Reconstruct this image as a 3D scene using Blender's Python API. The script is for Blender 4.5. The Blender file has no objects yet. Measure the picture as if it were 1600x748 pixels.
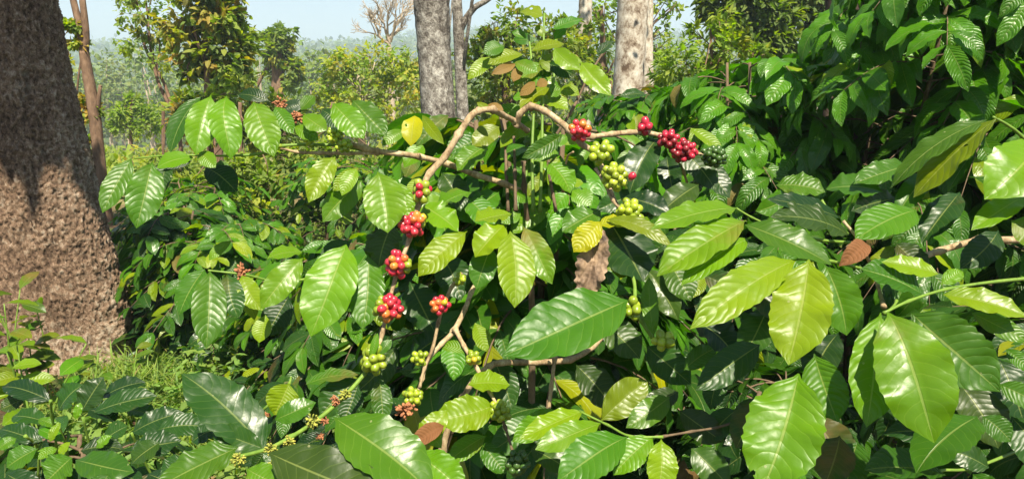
import bpy, math, random
import numpy as np
from mathutils import Vector, noise

SC = bpy.context.scene
COL = SC.collection
R = math.radians
# ------------------------------------------------------------------ camera
HFOV = 70.0
PITCH = 12.3
CAMH = 1.6
cam_d = bpy.data.cameras.new("camera")
cam = bpy.data.objects.new("camera", cam_d)
COL.objects.link(cam)
cam.location = (0, 0, CAMH)
cam.rotation_euler = (R(90 - PITCH), 0, 0)
cam_d.sensor_width = 36
cam_d.lens = 18 / math.tan(R(HFOV / 2))
cam_d.clip_start = 0.05
cam_d.clip_end = 6000
SC.camera = cam
FPX = 800 / math.tan(R(HFOV / 2))
CAM = np.array([0, 0, CAMH])
FWD = np.array([0, math.cos(R(PITCH)), -math.sin(R(PITCH))])
UPV = np.array([0, math.sin(R(PITCH)), math.cos(R(PITCH))])
RGT = np.array([1.0, 0, 0])

def P(px, py, d):
    """point at depth d that the photograph shows at (px, py)"""
    return CAM + d * (FWD + RGT * (px - 800) / FPX - UPV * (py - 374) / FPX)

# ------------------------------------------------------------------ world, sun, exposure
SUN_EL, SUN_AZ = 58.0, 16.0        # azimuth measured from straight behind the camera towards the right
sdir = np.array([math.sin(R(SUN_AZ)) * math.cos(R(SUN_EL)), -math.cos(R(SUN_AZ)) * math.cos(R(SUN_EL)), math.sin(R(SUN_EL))])
w = bpy.data.worlds.new("World")
SC.world = w
w.use_nodes = True
nt = w.node_tree
sky = nt.nodes.new("ShaderNodeTexSky")
sky.sky_type = 'NISHITA'
sky.sun_disc = False
sky.sun_elevation = R(SUN_EL)
sky.sun_rotation = math.atan2(sdir[0], sdir[1])
sky.air_density = 1.0
sky.dust_density = 0.4
nt.links.new(sky.outputs[0], nt.nodes["Background"].inputs[0])
nt.nodes["Background"].inputs[1].default_value = 0.05
sl = bpy.data.lights.new("sun", 'SUN')
sl.energy = 5.0
sl.angle = R(0.5)
sl.color = (1.0, 0.91, 0.72)
so = bpy.data.objects.new("sun", sl)
COL.objects.link(so)
so.rotation_euler = Vector(sdir).to_track_quat('Z', 'Y').to_euler()
SC.view_settings.view_transform = 'Standard'
SC.view_settings.look = 'None'
SC.view_settings.exposure = 1.5
SC.view_settings.gamma = 1
SC.view_settings.use_curve_mapping = False
SC.cycles.max_bounces = 8
SC.cycles.diffuse_bounces = 3
SC.cycles.glossy_bounces = 3
SC.cycles.transmission_bounces = 4
SC.cycles.volume_bounces = 1
SC.cycles.use_denoising = True
SC.cycles.sample_clamp_indirect = 6

# ------------------------------------------------------------------ helpers
rng = np.random.default_rng(7)

def nrm(v):
    v = np.asarray(v, float)
    return v / np.maximum(np.linalg.norm(v, axis=-1, keepdims=True), 1e-9)

def tag(o, label=None, cat=None, group=None, kind=None):
    if label: o["label"] = label
    if cat: o["category"] = cat
    if group: o["group"] = group
    if kind: o["kind"] = kind
    return o

def empty(name, loc):
    o = bpy.data.objects.new(name, None)
    COL.objects.link(o)
    o.location = loc
    return o

def mesh_obj(name, V, F, mat, parent=None, smooth=True, uv=None, tint=None, origin=None):
    V = np.asarray(V, float)
    if parent is not None:
        off = np.array(parent.matrix_basis.translation)
        if parent.parent is not None:
            off = off + np.array(parent.parent.matrix_basis.translation)
    else:
        off = np.zeros(3)
    org = np.zeros(3) if origin is None else np.asarray(origin, float)
    me = bpy.data.meshes.new(name)
    me.from_pydata((V - (org if origin is not None else off)).tolist(), [], F if isinstance(F, list) else F.tolist())
    if smooth:
        me.polygons.foreach_set("use_smooth", np.ones(len(me.polygons), bool))
    if uv is not None:
        ul = me.uv_layers.new(name="uv")
        idx = np.empty(len(me.loops), np.int32)
        me.loops.foreach_get("vertex_index", idx)
        ul.data.foreach_set("uv", np.asarray(uv, np.float32)[idx].ravel())
    if tint is not None:
        at = me.attributes.new("tint", 'FLOAT_COLOR', 'POINT')
        at.data.foreach_set("color", np.asarray(tint, np.float32).ravel())
    for m in (mat if isinstance(mat, list) else [mat]):
        me.materials.append(m)
    me.update()
    o = bpy.data.objects.new(name, me)
    COL.objects.link(o)
    if parent is not None:
        o.parent = parent
    if origin is not None:
        o.location = org - off
    return o

# ---- materials
def new_mat(name):
    m = bpy.data.materials.new(name)
    m.use_nodes = True
    nt = m.node_tree
    return m, nt, nt.nodes["Principled BSDF"]

def N(nt, typ, **kw):
    n = nt.nodes.new(typ)
    for k, v in kw.items():
        if k.startswith("i_"):
            n.inputs[int(k[2:])].default_value = v
        else:
            setattr(n, k, v)
    return n

def math_(nt, op, a, b=None, c=None):
    n = nt.nodes.new("ShaderNodeMath")
    n.operation = op
    for i, x in enumerate((a, b, c)):
        if x is None: continue
        if isinstance(x, (int, float)): n.inputs[i].default_value = x
        else: nt.links.new(x, n.inputs[i])
    return n.outputs[0]

def mix(nt, fac, a, b, blend='MIX'):
    n = nt.nodes.new("ShaderNodeMix")
    n.data_type = 'RGBA'
    n.blend_type = blend
    for s, x in ((0, fac), (6, a), (7, b)):
        if isinstance(x, (int, float)): n.inputs[s].default_value = x
        elif isinstance(x, tuple): n.inputs[s].default_value = (*x, 1) if len(x) == 3 else x
        else: nt.links.new(x, n.inputs[s])
    return n.outputs[2]

def ramp(nt, fac, stops):
    n = nt.nodes.new("ShaderNodeValToRGB")
    el = n.color_ramp.elements
    while len(el) < len(stops): el.new(0.5)
    for e, (p, c) in zip(el, stops):
        e.position = p
        e.color = (*c, 1) if len(c) == 3 else c
    nt.links.new(fac, n.inputs[0])
    return n.outputs[0]

def noise_tex(nt, scale, detail=4, rough=0.55, vec=None, dist=0.0):
    n = nt.nodes.new("ShaderNodeTexNoise")
    n.inputs["Scale"].default_value = scale
    n.inputs["Detail"].default_value = detail
    n.inputs["Roughness"].default_value = rough
    n.inputs["Distortion"].default_value = dist
    if vec is not None: nt.links.new(vec, n.inputs["Vector"])
    return n.outputs[0]

def leaf_material(name, dark, light, yellow, brown, rough=0.3, veins=11.0, bump=1.0, trans=0.34, detail=True, spec=0.5, holes=False):
    m, nt, bs = new_mat(name)
    L = nt.links
    at = N(nt, "ShaderNodeAttribute", attribute_name="tint")
    sep = N(nt, "ShaderNodeSeparateColor")
    L.new(at.outputs["Color"], sep.inputs[0])
    al = at.outputs["Alpha"]
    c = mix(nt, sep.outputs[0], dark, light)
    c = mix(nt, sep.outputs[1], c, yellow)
    if detail:
        uvn = N(nt, "ShaderNodeUVMap", uv_map="uv")
        sx = N(nt, "ShaderNodeSeparateXYZ")
        L.new(uvn.outputs[0], sx.inputs[0])
        s = math_(nt, 'ABSOLUTE', math_(nt, 'SUBTRACT', math_(nt, 'MULTIPLY', sx.outputs[0], 2.0), 1.0))
        s2 = math_(nt, 'MULTIPLY', s, s)
        tc = N(nt, "ShaderNodeTexCoord")
        nz = noise_tex(nt, 14, 3, 0.5, tc.outputs["Object"])
        nz2 = noise_tex(nt, 31, 2, 0.5, tc.outputs["Object"])
        nzf = noise_tex(nt, 260, 2, 0.5, tc.outputs["Object"])
        # secondary veins leave the midrib and sweep towards the tip
        ph = math_(nt, 'SUBTRACT', sx.outputs[1], math_(nt, 'ADD', math_(nt, 'MULTIPLY', s, 0.09), math_(nt, 'MULTIPLY', s2, 0.10)))
        ph = math_(nt, 'ADD', ph, math_(nt, 'MULTIPLY', nz2, 0.075))
        wv = math_(nt, 'ABSOLUTE', math_(nt, 'SINE', math_(nt, 'MULTIPLY', ph, veins * math.pi)))
        quilt = math_(nt, 'POWER', wv, 0.75)
        vein = math_(nt, 'SUBTRACT', 1.0, math_(nt, 'SMOOTH_MIN', math_(nt, 'MULTIPLY', wv, 5.0), 1.0, 0.3))
        vein = math_(nt, 'MAXIMUM', vein, 0.0)
        mid = math_(nt, 'MAXIMUM', math_(nt, 'SUBTRACT', 1.0, math_(nt, 'DIVIDE', s, 0.045)), 0.0)
        midw = math_(nt, 'MINIMUM', math_(nt, 'MULTIPLY', mid, 3.0), 1.0)
        c = mix(nt, math_(nt, 'MULTIPLY', nz, 0.55), c, mix(nt, 1.0, c, (0.45, 0.55, 0.5), 'MULTIPLY'))
        veincol = mix(nt, 0.4, mix(nt, 1.0, c, (1.6, 1.45, 1.3), 'MULTIPLY'), (0.16, 0.22, 0.05))
        c = mix(nt, math_(nt, 'MULTIPLY', vein, 0.42), c, veincol)
        c = mix(nt, math_(nt, 'MULTIPLY', midw, 0.6), c, mix(nt, 0.5, veincol, (0.26, 0.30, 0.10)))
        n6 = noise_tex(nt, 5, 3, 0.6, tc.outputs["Object"])
        c = mix(nt, math_(nt, 'MINIMUM', math_(nt, 'MAXIMUM', math_(nt, 'MULTIPLY', math_(nt, 'SUBTRACT', n6, 0.5), 2.2), 0.0), 0.5), c, mix(nt, 1.0, c, (1.5, 1.2, 0.8), 'MULTIPLY'))
        # brown dry patches, specks
        pn = noise_tex(nt, 9, 4, 0.6, tc.outputs["Object"])
        bf = math_(nt, 'MULTIPLY', sep.outputs[2], math_(nt, 'MINIMUM', math_(nt, 'MAXIMUM', math_(nt, 'MULTIPLY', math_(nt, 'ADD', math_(nt, 'SUBTRACT', pn, 0.5), math_(nt, 'SUBTRACT', sep.outputs[2], 0.45)), 6.0), 0.0), 1.0))
        c = mix(nt, bf, c, brown)
        vor = N(nt, "ShaderNodeTexVoronoi")
        vor.inputs["Scale"].default_value = 70
        L.new(tc.outputs["Object"], vor.inputs["Vector"])
        dotn = noise_tex(nt, 22, 2, 0.5, tc.outputs["Object"])
        dot = math_(nt, 'MULTIPLY', math_(nt, 'LESS_THAN', vor.outputs["Distance"], 0.13), math_(nt, 'GREATER_THAN', dotn, 0.60))
        c = mix(nt, math_(nt, 'MULTIPLY', dot, 0.5), c, (0.30, 0.30, 0.16))
        # bump
        hq = math_(nt, 'ADD', math_(nt, 'MULTIPLY', quilt, math_(nt, 'MULTIPLY', math_(nt, 'MULTIPLY', nz2, al), 0.0029)), math_(nt, 'MULTIPLY', midw, -0.0008))
        hq = math_(nt, 'ADD', hq, math_(nt, 'MULTIPLY', nz, 0.0075))
        hq = math_(nt, 'ADD', hq, math_(nt, 'MULTIPLY', nzf, 0.00022))
        bp = N(nt, "ShaderNodeBump")
        bp.inputs["Strength"].default_value = 0.62 * bump
        bp.inputs["Distance"].default_value = 1.0
        L.new(hq, bp.inputs["Height"])
        L.new(bp.outputs[0], bs.inputs["Normal"])
        rr = math_(nt, 'ADD', rough - 0.05, math_(nt, 'MULTIPLY', nz, 0.18))
        rr = math_(nt, 'ADD', rr, math_(nt, 'MULTIPLY', al, 0.10))
        rr = math_(nt, 'ADD', rr, math_(nt, 'MULTIPLY', bf, 0.4))
    else:
        c = mix(nt, sep.outputs[2], c, brown)
        rr = None
    geo = N(nt, "ShaderNodeNewGeometry")
    # the underside of a leaf is paler and dull
    under = mix(nt, 0.35, c, (0.13, 0.19, 0.07))
    c2 = mix(nt, geo.outputs["Backfacing"], c, under)
    L.new(c2, bs.inputs["Base Color"])
    if rr is None: rr = math_(nt, 'ADD', rough, 0.0)
    L.new(math_(nt, 'ADD', rr, math_(nt, 'MULTIPLY', geo.outputs["Backfacing"], 0.25)), bs.inputs["Roughness"])
    bs.inputs["Specular IOR Level"].default_value = spec
    tr = N(nt, "ShaderNodeBsdfTranslucent")
    L.new(mix(nt, 1.0, c, (1.65, 2.0, 0.10), 'MULTIPLY'), tr.inputs[0])
    if detail: L.new(bp.outputs[0], tr.inputs["Normal"])
    ms = N(nt, "ShaderNodeMixShader")
    ms.inputs[0].default_value = trans
    L.new(bs.outputs[0], ms.inputs[1])
    L.new(tr.outputs[0], ms.inputs[2])
    if holes:
        # insect bites
        vh = N(nt, "ShaderNodeTexVoronoi"); vh.inputs["Scale"].default_value = 34
        L.new(tc.outputs["Object"], vh.inputs["Vector"])
        hn = noise_tex(nt, 11, 2, 0.5, tc.outputs["Object"])
        hole = math_(nt, 'MULTIPLY', math_(nt, 'LESS_THAN', math_(nt, 'ADD', vh.outputs["Distance"], math_(nt, 'MULTIPLY', nzf, 0.12)), 0.20), math_(nt, 'GREATER_THAN', hn, 0.63))
        tp_ = N(nt, "ShaderNodeBsdfTransparent")
        m2 = N(nt, "ShaderNodeMixShader")
        L.new(hole, m2.inputs[0]); L.new(ms.outputs[0], m2.inputs[1]); L.new(tp_.outputs[0], m2.inputs[2])
        ms = m2
    L.new(ms.outputs[0], nt.nodes["Material Output"].inputs[0])
    return m

M = {}
M["coffee"] = leaf_material("coffee_leaf", (0.011, 0.038, 0.009), (0.070, 0.220, 0.003), (0.36, 0.33, 0.003), (0.20, 0.085, 0.035), rough=0.28, spec=0.32, holes=True)
M["coffee_rear"] = leaf_material("coffee_leaf_corrugated", (0.010, 0.038, 0.010), (0.074, 0.215, 0.004), (0.25, 0.32, 0.004), (0.20, 0.085, 0.035), rough=0.26, veins=13, bump=2.4, spec=0.42, trans=0.40)
M["weed"] = leaf_material("weed_leaf", (0.03, 0.09, 0.02), (0.13, 0.26, 0.02), (0.34, 0.36, 0.02), (0.25, 0.12, 0.05), rough=0.42, detail=False, trans=0.4)
M["tree"] = leaf_material("tree_leaf", (0.026, 0.058, 0.010), (0.19, 0.285, 0.022), (0.40, 0.40, 0.035), (0.52, 0.24, 0.045), rough=0.5, detail=False, trans=0.45, spec=.3)
M["far"] = leaf_material("far_leaf", (0.032, 0.065, 0.016), (0.13, 0.20, 0.035), (0.27, 0.28, 0.05), (0.26, 0.18, 0.07), rough=0.6, detail=False, trans=0.3, spec=0.2)

def bark_material(name, stops, scale=9.0, zsq=0.5, bump=0.02, rough=0.9, fine=40.0, blotch=0, relief=False):
    m, nt, bs = new_mat(name)
    tc = N(nt, "ShaderNodeTexCoord")
    mp = N(nt, "ShaderNodeMapping")
    mp.inputs["Scale"].default_value = (1, 1, zsq)
    nt.links.new(tc.outputs["Object"], mp.inputs[0])
    n1 = noise_tex(nt, scale, 6, 0.65, mp.outputs[0], 0.3)
    n2 = noise_tex(nt, fine, 5, 0.7, mp.outputs[0], 0.2)
    f = math_(nt, 'ADD', math_(nt, 'MULTIPLY', n1, 0.6), math_(nt, 'MULTIPLY', n2, 0.4))
    fb = f
    if blotch: fb = math_(nt, 'ADD', f, math_(nt, 'MULTIPLY', math_(nt, 'SUBTRACT', noise_tex(nt, blotch, 4, 0.6, tc.outputs['Object']), 0.5), 0.40))
    cc = ramp(nt, fb, stops)
    if relief:
        # the furrows of the bark are coloured darker
        at = N(nt, "ShaderNodeAttribute", attribute_name="tint")
        cc = mix(nt, at.outputs["Fac"], mix(nt, 0.62, cc, (0.025, 0.017, 0.012)), cc)
    nt.links.new(cc, bs.inputs["Base Color"])
    bs.inputs["Roughness"].default_value = rough
    bs.inputs["Specular IOR Level"].default_value = 0.2
    bp = N(nt, "ShaderNodeBump")
    bp.inputs["Strength"].default_value = 0.8
    bp.inputs["Distance"].default_value = bump
    nt.links.new(f, bp.inputs["Height"])
    nt.links.new(bp.outputs[0], bs.inputs["Normal"])
    return m

M["twig"] = bark_material("twig_bark", [(0.33, (0.08, 0.048, 0.025)), (0.43, (0.21, 0.145, 0.08)), (0.55, (0.35, 0.26, 0.155)), (0.70, (0.54, 0.46, 0.33))], 45, 0.5, 0.004, 0.8, 220)
M["twig_dark"] = bark_material("twig_bark_dark", [(0.3, (0.05, 0.035, 0.022)), (0.55, (0.13, 0.09, 0.055)), (0.75, (0.22, 0.16, 0.10))], 40, 0.5, 0.003, 0.8, 200)
M["shoot"] = bark_material("green_shoot", [(0.3, (0.07, 0.14, 0.018)), (0.7, (0.17, 0.26, 0.04))], 30, 0.5, 0.001, 0.4, 120)
M["bark_big"] = bark_material("rough_brown_bark", [(0.35, (0.05, 0.033, 0.023)), (0.44, (0.16, 0.10, 0.066)), (0.52, (0.28, 0.185, 0.122)), (0.62, (0.44, 0.36, 0.28))], 42, 0.7, 0.045, 0.95, 190, 2.2, True)
M["bark_silver"] = bark_material("silver_bark", [(0.38, (0.045, 0.036, 0.03)), (0.46, (0.12, 0.105, 0.09)), (0.54, (0.23, 0.21, 0.185)), (0.64, (0.42, 0.40, 0.36))], 17, 0.85, 0.03, 0.9, 60, 3)
M["bark_pale"] = bark_material("pale_blotched_bark", [(0.36, (0.09, 0.06, 0.04)), (0.43, (0.24, 0.19, 0.145)), (0.50, (0.39, 0.345, 0.285)), (0.62, (0.56, 0.52, 0.45))], 8, 0.8, 0.012, 0.9, 30, 4)
M["bark_brown"] = bark_material("brown_bark", [(0.35, (0.05, 0.032, 0.022)), (0.52, (0.16, 0.10, 0.065)), (0.7, (0.28, 0.19, 0.13))], 8, 0.4, 0.02, 0.95, 30)
M["bark_dark"] = bark_material("dark_bark", [(0.35, (0.02, 0.013, 0.010)), (0.52, (0.06, 0.04, 0.028)), (0.7, (0.14, 0.095, 0.065))], 8, 0.4, 0.02, 0.95, 30)
M["bark_thin"] = bark_material("pale_thin_bark", [(0.35, (0.22, 0.17, 0.12)), (0.7, (0.50, 0.42, 0.32))], 6, 0.4, 0.01, 0.95, 20)

def berry_material(name, col, col2):
    m, nt, bs = new_mat(name)
    tc = N(nt, "ShaderNodeTexCoord")
    oi = N(nt, "ShaderNodeObjectInfo")
    n1 = noise_tex(nt, 90, 3, 0.5, tc.outputs["Object"])
    f = math_(nt, 'ADD', math_(nt, 'MULTIPLY', math_(nt, 'SUBTRACT', n1, 0.3), 1.3), math_(nt, 'MULTIPLY', math_(nt, 'SUBTRACT', oi.outputs["Random"], 0.5), 0.6))
    at = N(nt, "ShaderNodeAttribute", attribute_name="tint")
    n3 = noise_tex(nt, 420, 2, 0.5, tc.outputs["Object"])
    cc = ramp(nt, f, [(0.1, col), (0.8, col2)])
    cc = mix(nt, math_(nt, 'MULTIPLY', math_(nt, 'GREATER_THAN', n3, 0.66), 0.5), cc, (0.10, 0.06, 0.03))
    nt.links.new(mix(nt, at.outputs["Fac"], cc, (0.05, 0.03, 0.018)), bs.inputs["Base Color"])
    bs.inputs["Roughness"].default_value = 0.34
    bs.inputs["Subsurface Weight"].default_value = 0.12
    bs.inputs["Subsurface Radius"].default_value = (0.004, 0.002, 0.001)
    bs.inputs["Subsurface Scale"].default_value = 0.5
    return m

BM = {
    "r": berry_material("berry_red", (0.35, 0.013, 0.035), (0.50, 0.040, 0.050)),
    "o": berry_material("berry_orange", (0.52, 0.12, 0.03), (0.48, 0.20, 0.03)),
    "y": berry_material("berry_yellow", (0.42, 0.30, 0.02), (0.34, 0.32, 0.03)),
    "g": berry_material("berry_green", (0.16, 0.22, 0.012), (0.26, 0.31, 0.03)),
    "l": berry_material("berry_pale_green", (0.26, 0.33, 0.02), (0.36, 0.41, 0.05)),
    "d": berry_material("berry_deep_green", (0.035, 0.08, 0.012), (0.06, 0.11, 0.02)),
    "m": berry_material("berry_maroon", (0.16, 0.012, 0.018), (0.28, 0.02, 0.025)),
}
def plain(name, c, c2, scale=40, rough=0.8, bump=0.002):
    m, nt, bs = new_mat(name)
    tc = N(nt, "ShaderNodeTexCoord")
    n1 = noise_tex(nt, scale, 5, 0.65, tc.outputs["Object"])
    nt.links.new(ramp(nt, n1, [(0.35, c), (0.65, c2)]), bs.inputs["Base Color"])
    bs.inputs["Roughness"].default_value = rough
    bp = N(nt, "ShaderNodeBump")
    bp.inputs["Distance"].default_value = bump
    nt.links.new(n1, bp.inputs["Height"])
    nt.links.new(bp.outputs[0], bs.inputs["Normal"])
    return m
M["dead"] = plain("withered_leaf", (0.035, 0.020, 0.014), (0.27, 0.18, 0.115), 22, 0.75, 0.004)
M["dried"] = plain("dried_blossom", (0.16, 0.055, 0.025), (0.42, 0.17, 0.07), 120)
M["bud"] = plain("flower_bud", (0.14, 0.18, 0.02), (0.34, 0.32, 0.05), 120)

# ---- leaves, vectorised: every argument is an array over the leaves
PT = np.array([0, .03, .06, .12, .2, .3, .4, .5, .6, .7, .8, .88, .94, .975, 1])
PW = np.array([.02, .05, .17, .46, .70, .88, .97, 1, .98, .91, .75, .50, .23, .10, .0])
def leaf_verts(B, A, Nn, L, W, bend, fold, wave, phase, tint, nt_=10, ns=6, side=None, shape=None, scallop=0.032, twist=None):
    B = np.asarray(B, float); n = len(B)
    A = nrm(A); Nn = nrm(Nn - A * np.sum(A * Nn, -1, keepdims=True)); S = np.cross(Nn, A)
    t = np.linspace(0, 1, nt_ + 1); s = np.linspace(-1, 1, ns + 1)
    g = np.ones(n) if shape is None else shape
    side = np.zeros(n) if side is None else side
    twist = np.zeros(n) if twist is None else twist
    T = np.broadcast_to(t, (n, nt_ + 1)) ** g[:, None]
    h = np.interp(T, PT, PW) * (1 + scallop * np.sin(2 * np.pi * (11 * t[None] + phase[:, None])))
    h = h * W[:, None] / 2                                         # n,nt
    q = 4 * t * (1 - t)
    x = s[None, None] * h[:, :, None] + (side * L)[:, None, None] * q[None, :, None]
    sa = np.abs(s)[None, None]
    z = (bend * L)[:, None, None] * q[None, :, None] + fold[:, None, None] * sa * h[:, :, None] - 0.25 * fold[:, None, None] * (sa ** 2.5) * h[:, :, None] * 1.2
    ph = phase[:, None, None] * 6.28 + np.where(s < 0, 1.9, 0)[None, None]
    z = z + (wave * W)[:, None, None] * (sa ** 1.6) * (np.sin(2 * np.pi * 3.1 * t[None, :, None] + ph) + 0.6 * np.sin(2 * np.pi * 5.7 * t[None, :, None] + 2.1 * ph)) * np.minimum(1, 4 * t * (1 - t) * 1.5)[None, :, None]
    tw = twist[:, None, None] * (t[None, :, None] - 0.4)
    x2 = x * np.cos(tw) - z * np.sin(tw); z2 = z * np.cos(tw) + x * np.sin(tw) 
    y = (L[:, None] * t[None])[:, :, None]
    V = B[:, None, None] + A[:, None, None] * y[..., None] + S[:, None, None] * x2[..., None] + Nn[:, None, None] * z2[..., None]
    V = V.reshape(-1, 3)
    i, j = np.meshgrid(np.arange(nt_), np.arange(ns), indexing='ij')
    a = (i * (ns + 1) + j).ravel()
    q0 = np.stack([a, a + ns + 1, a + ns + 2, a + 1], 1)
    F = (q0[None] + (np.arange(n) * (nt_ + 1) * (ns + 1))[:, None, None]).reshape(-1, 4)
    uv = np.stack(np.broadcast_arrays(((s + 1) / 2)[None, :], t[:, None]), -1).reshape(-1, 2)
    uv = np.tile(uv, (n, 1))
    tn = np.repeat(np.asarray(tint, float), (nt_ + 1) * (ns + 1), 0)
    return V, F, uv, tn

def small_leaves(C, A, Nn, L, W, tint):
    """six-cornered folded leaf blades for crowns and weeds"""
    A = nrm(A); Nn = nrm(Nn - A * np.sum(A * Nn, -1, keepdims=True)); S = np.cross(Nn, A)
    L = L[:, None]; W = W[:, None]; n = len(C)
    f = 0.18 * W
    V = np.stack([C, C + A * L * .3 - S * W * .5 + Nn * f, C + A * L * .68 - S * W * .36 + Nn * f * .5, C + A * L - Nn * L * .08,
                  C + A * L * .68 + S * W * .36 + Nn * f * .5, C + A * L * .3 + S * W * .5 + Nn * f, C + A * L * .5], 1).reshape(-1, 3)
    k = np.arange(n)[:, None] * 7
    F = np.concatenate([k + np.array([[0, 6, 2, 1]]), k + np.array([[6, 3, 3, 2]]), k + np.array([[0, 5, 4, 6]]), k + np.array([[6, 4, 3, 3]])], 1).reshape(-1, 4)
    out = [tuple(dict.fromkeys(x)) for x in F.tolist()]
    return V, out, np.repeat(tint, 7, 0)

def smooth_path(pts, rad, sub=5):
    pts = np.asarray(pts, float); rad = np.asarray(rad, float)
    n = len(pts)
    if n < 3: sub = max(sub, 3)
    ext = np.vstack([2 * pts[0] - pts[1], pts, 2 * pts[-1] - pts[-2]])
    o, r = [], []
    for i in range(n - 1):
        p0, p1, p2, p3 = ext[i:i + 4]
        for k in range(sub):
            u = k / sub
            o.append(0.5 * ((2 * p1) + (p2 - p0) * u + (2 * p0 - 5 * p1 + 4 * p2 - p3) * u * u + (3 * p1 - p0 - 3 * p2 + p3) * u ** 3))
            r.append(rad[i] * (1 - u) + rad[i + 1] * u)
    o.append(pts[-1]); r.append(rad[-1])
    return np.array(o), np.array(r)

def tube(pts, rad, seg=8, sub=5, knob=0.0, cap=True, off=0, rough=0.0):
    p, r = smooth_path(pts, rad, sub)
    d = nrm(np.gradient(p, axis=0))
    ref = np.array([0.0, 0, 1]) if abs(d[0][2]) < .9 else np.array([1.0, 0, 0])
    V, F = [], []
    u = None
    for i in range(len(p)):
        if u is None: u = nrm(np.cross(d[i], ref))
        else: u = nrm(u - d[i] * np.dot(u, d[i]))
        v = np.cross(d[i], u)
        rr = r[i] * (1 + (knob * rng.uniform(.3, 2.0) if i % (sub) == 0 else 0)) 
        a = np.linspace(0, 2 * np.pi, seg, endpoint=False)
        ring = rr * (1 + rough * rng.uniform(-1, 1, seg))
        V.append(p[i] + ring[:, None] * (np.cos(a)[:, None] * u + np.sin(a)[:, None] * v))
    for i in range(len(p) - 1):
        for k in range(seg):
            k2 = (k + 1) % seg
            F.append((off + i * seg + k, off + i * seg + k2, off + (i + 1) * seg + k2, off + (i + 1) * seg + k))
    if cap:
        F.append(tuple(off + k for k in range(seg - 1, -1, -1)))
        F.append(tuple(off + (len(p) - 1) * seg + k for k in range(seg)))
    return np.vstack(V), F

class MB:
    def __init__(s): s.V, s.F, s.n = [], [], 0
    def add(s, V, F):
        F = [tuple(i + s.n for i in f) for f in F]
        s.V.append(np.asarray(V)); s.F += F; s.n += len(V)
    def tube(s, *a, **k): s.add(*tube(*a, **k))
    def build(s, name, mat, parent=None, **k): return mesh_obj(name, np.vstack(s.V), s.F, mat, parent, **k)

def ball(c, r, axis=(0, 0, 1), el=1.12, nu=12, nv=8):
    axis = nrm(axis); ref = np.array([1.0, 0, 0]) if abs(axis[0]) < .8 else np.array([0, 1.0, 0])
    u = nrm(np.cross(axis, ref)); v = np.cross(axis, u)
    V = [c - axis * r * el]
    for i in range(1, nv):
        th = math.pi * i / nv
        z = -math.cos(th) * el; rr = math.sin(th)
        if i == nv - 1: z -= 0.10; 
        a = np.linspace(0, 2 * np.pi, nu, endpoint=False)
        V.extend(c + r * (rr * (np.cos(a)[:, None] * u + np.sin(a)[:, None] * v) + z * axis))
    V.append(c + axis * r * (el - 0.14))
    F = []
    for k in range(nu): F.append((0, 1 + (k + 1) % nu, 1 + k))
    for i in range(nv - 2):
        for k in range(nu):
            a, b = 1 + i * nu + k, 1 + i * nu + (k + 1) % nu
            F.append((a, b, b + nu, a + nu))
    last = 1 + (nv - 1) * nu
    for k in range(nu): F.append((last, last - nu + k, last - nu + (k + 1) % nu))
    return np.array(V), F

# ------------------------------------------------------------------ terrain
YS = [-40, 0, 6, 10, 20, 40, 80, 150, 300, 500, 750, 1000, 2500]
ZS = [0.1, 0, 0, -.2, -1.1, -3.0, -7, -9, -1, 14, 34, 40, 40]
def ground_z(x, y):
    x = np.asarray(x, float); y = np.asarray(y, float)
    base = np.interp(y, YS, ZS)
    far = np.clip((y - 300) / 400, 0, 1)
    und = far * (7 * np.sin(x / 130 + 1.0) + 4 * np.sin(x / 47 + 2)) 
    mid = np.clip((y - 8) / 30, 0, 1) * 0.35 * np.sin(x / 6.1 + 0.4) * np.sin(y / 9)
    near = 0.03 * np.sin(x * 2.1) * np.cos(y * 1.7)
    return base + und + mid + near

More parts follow.
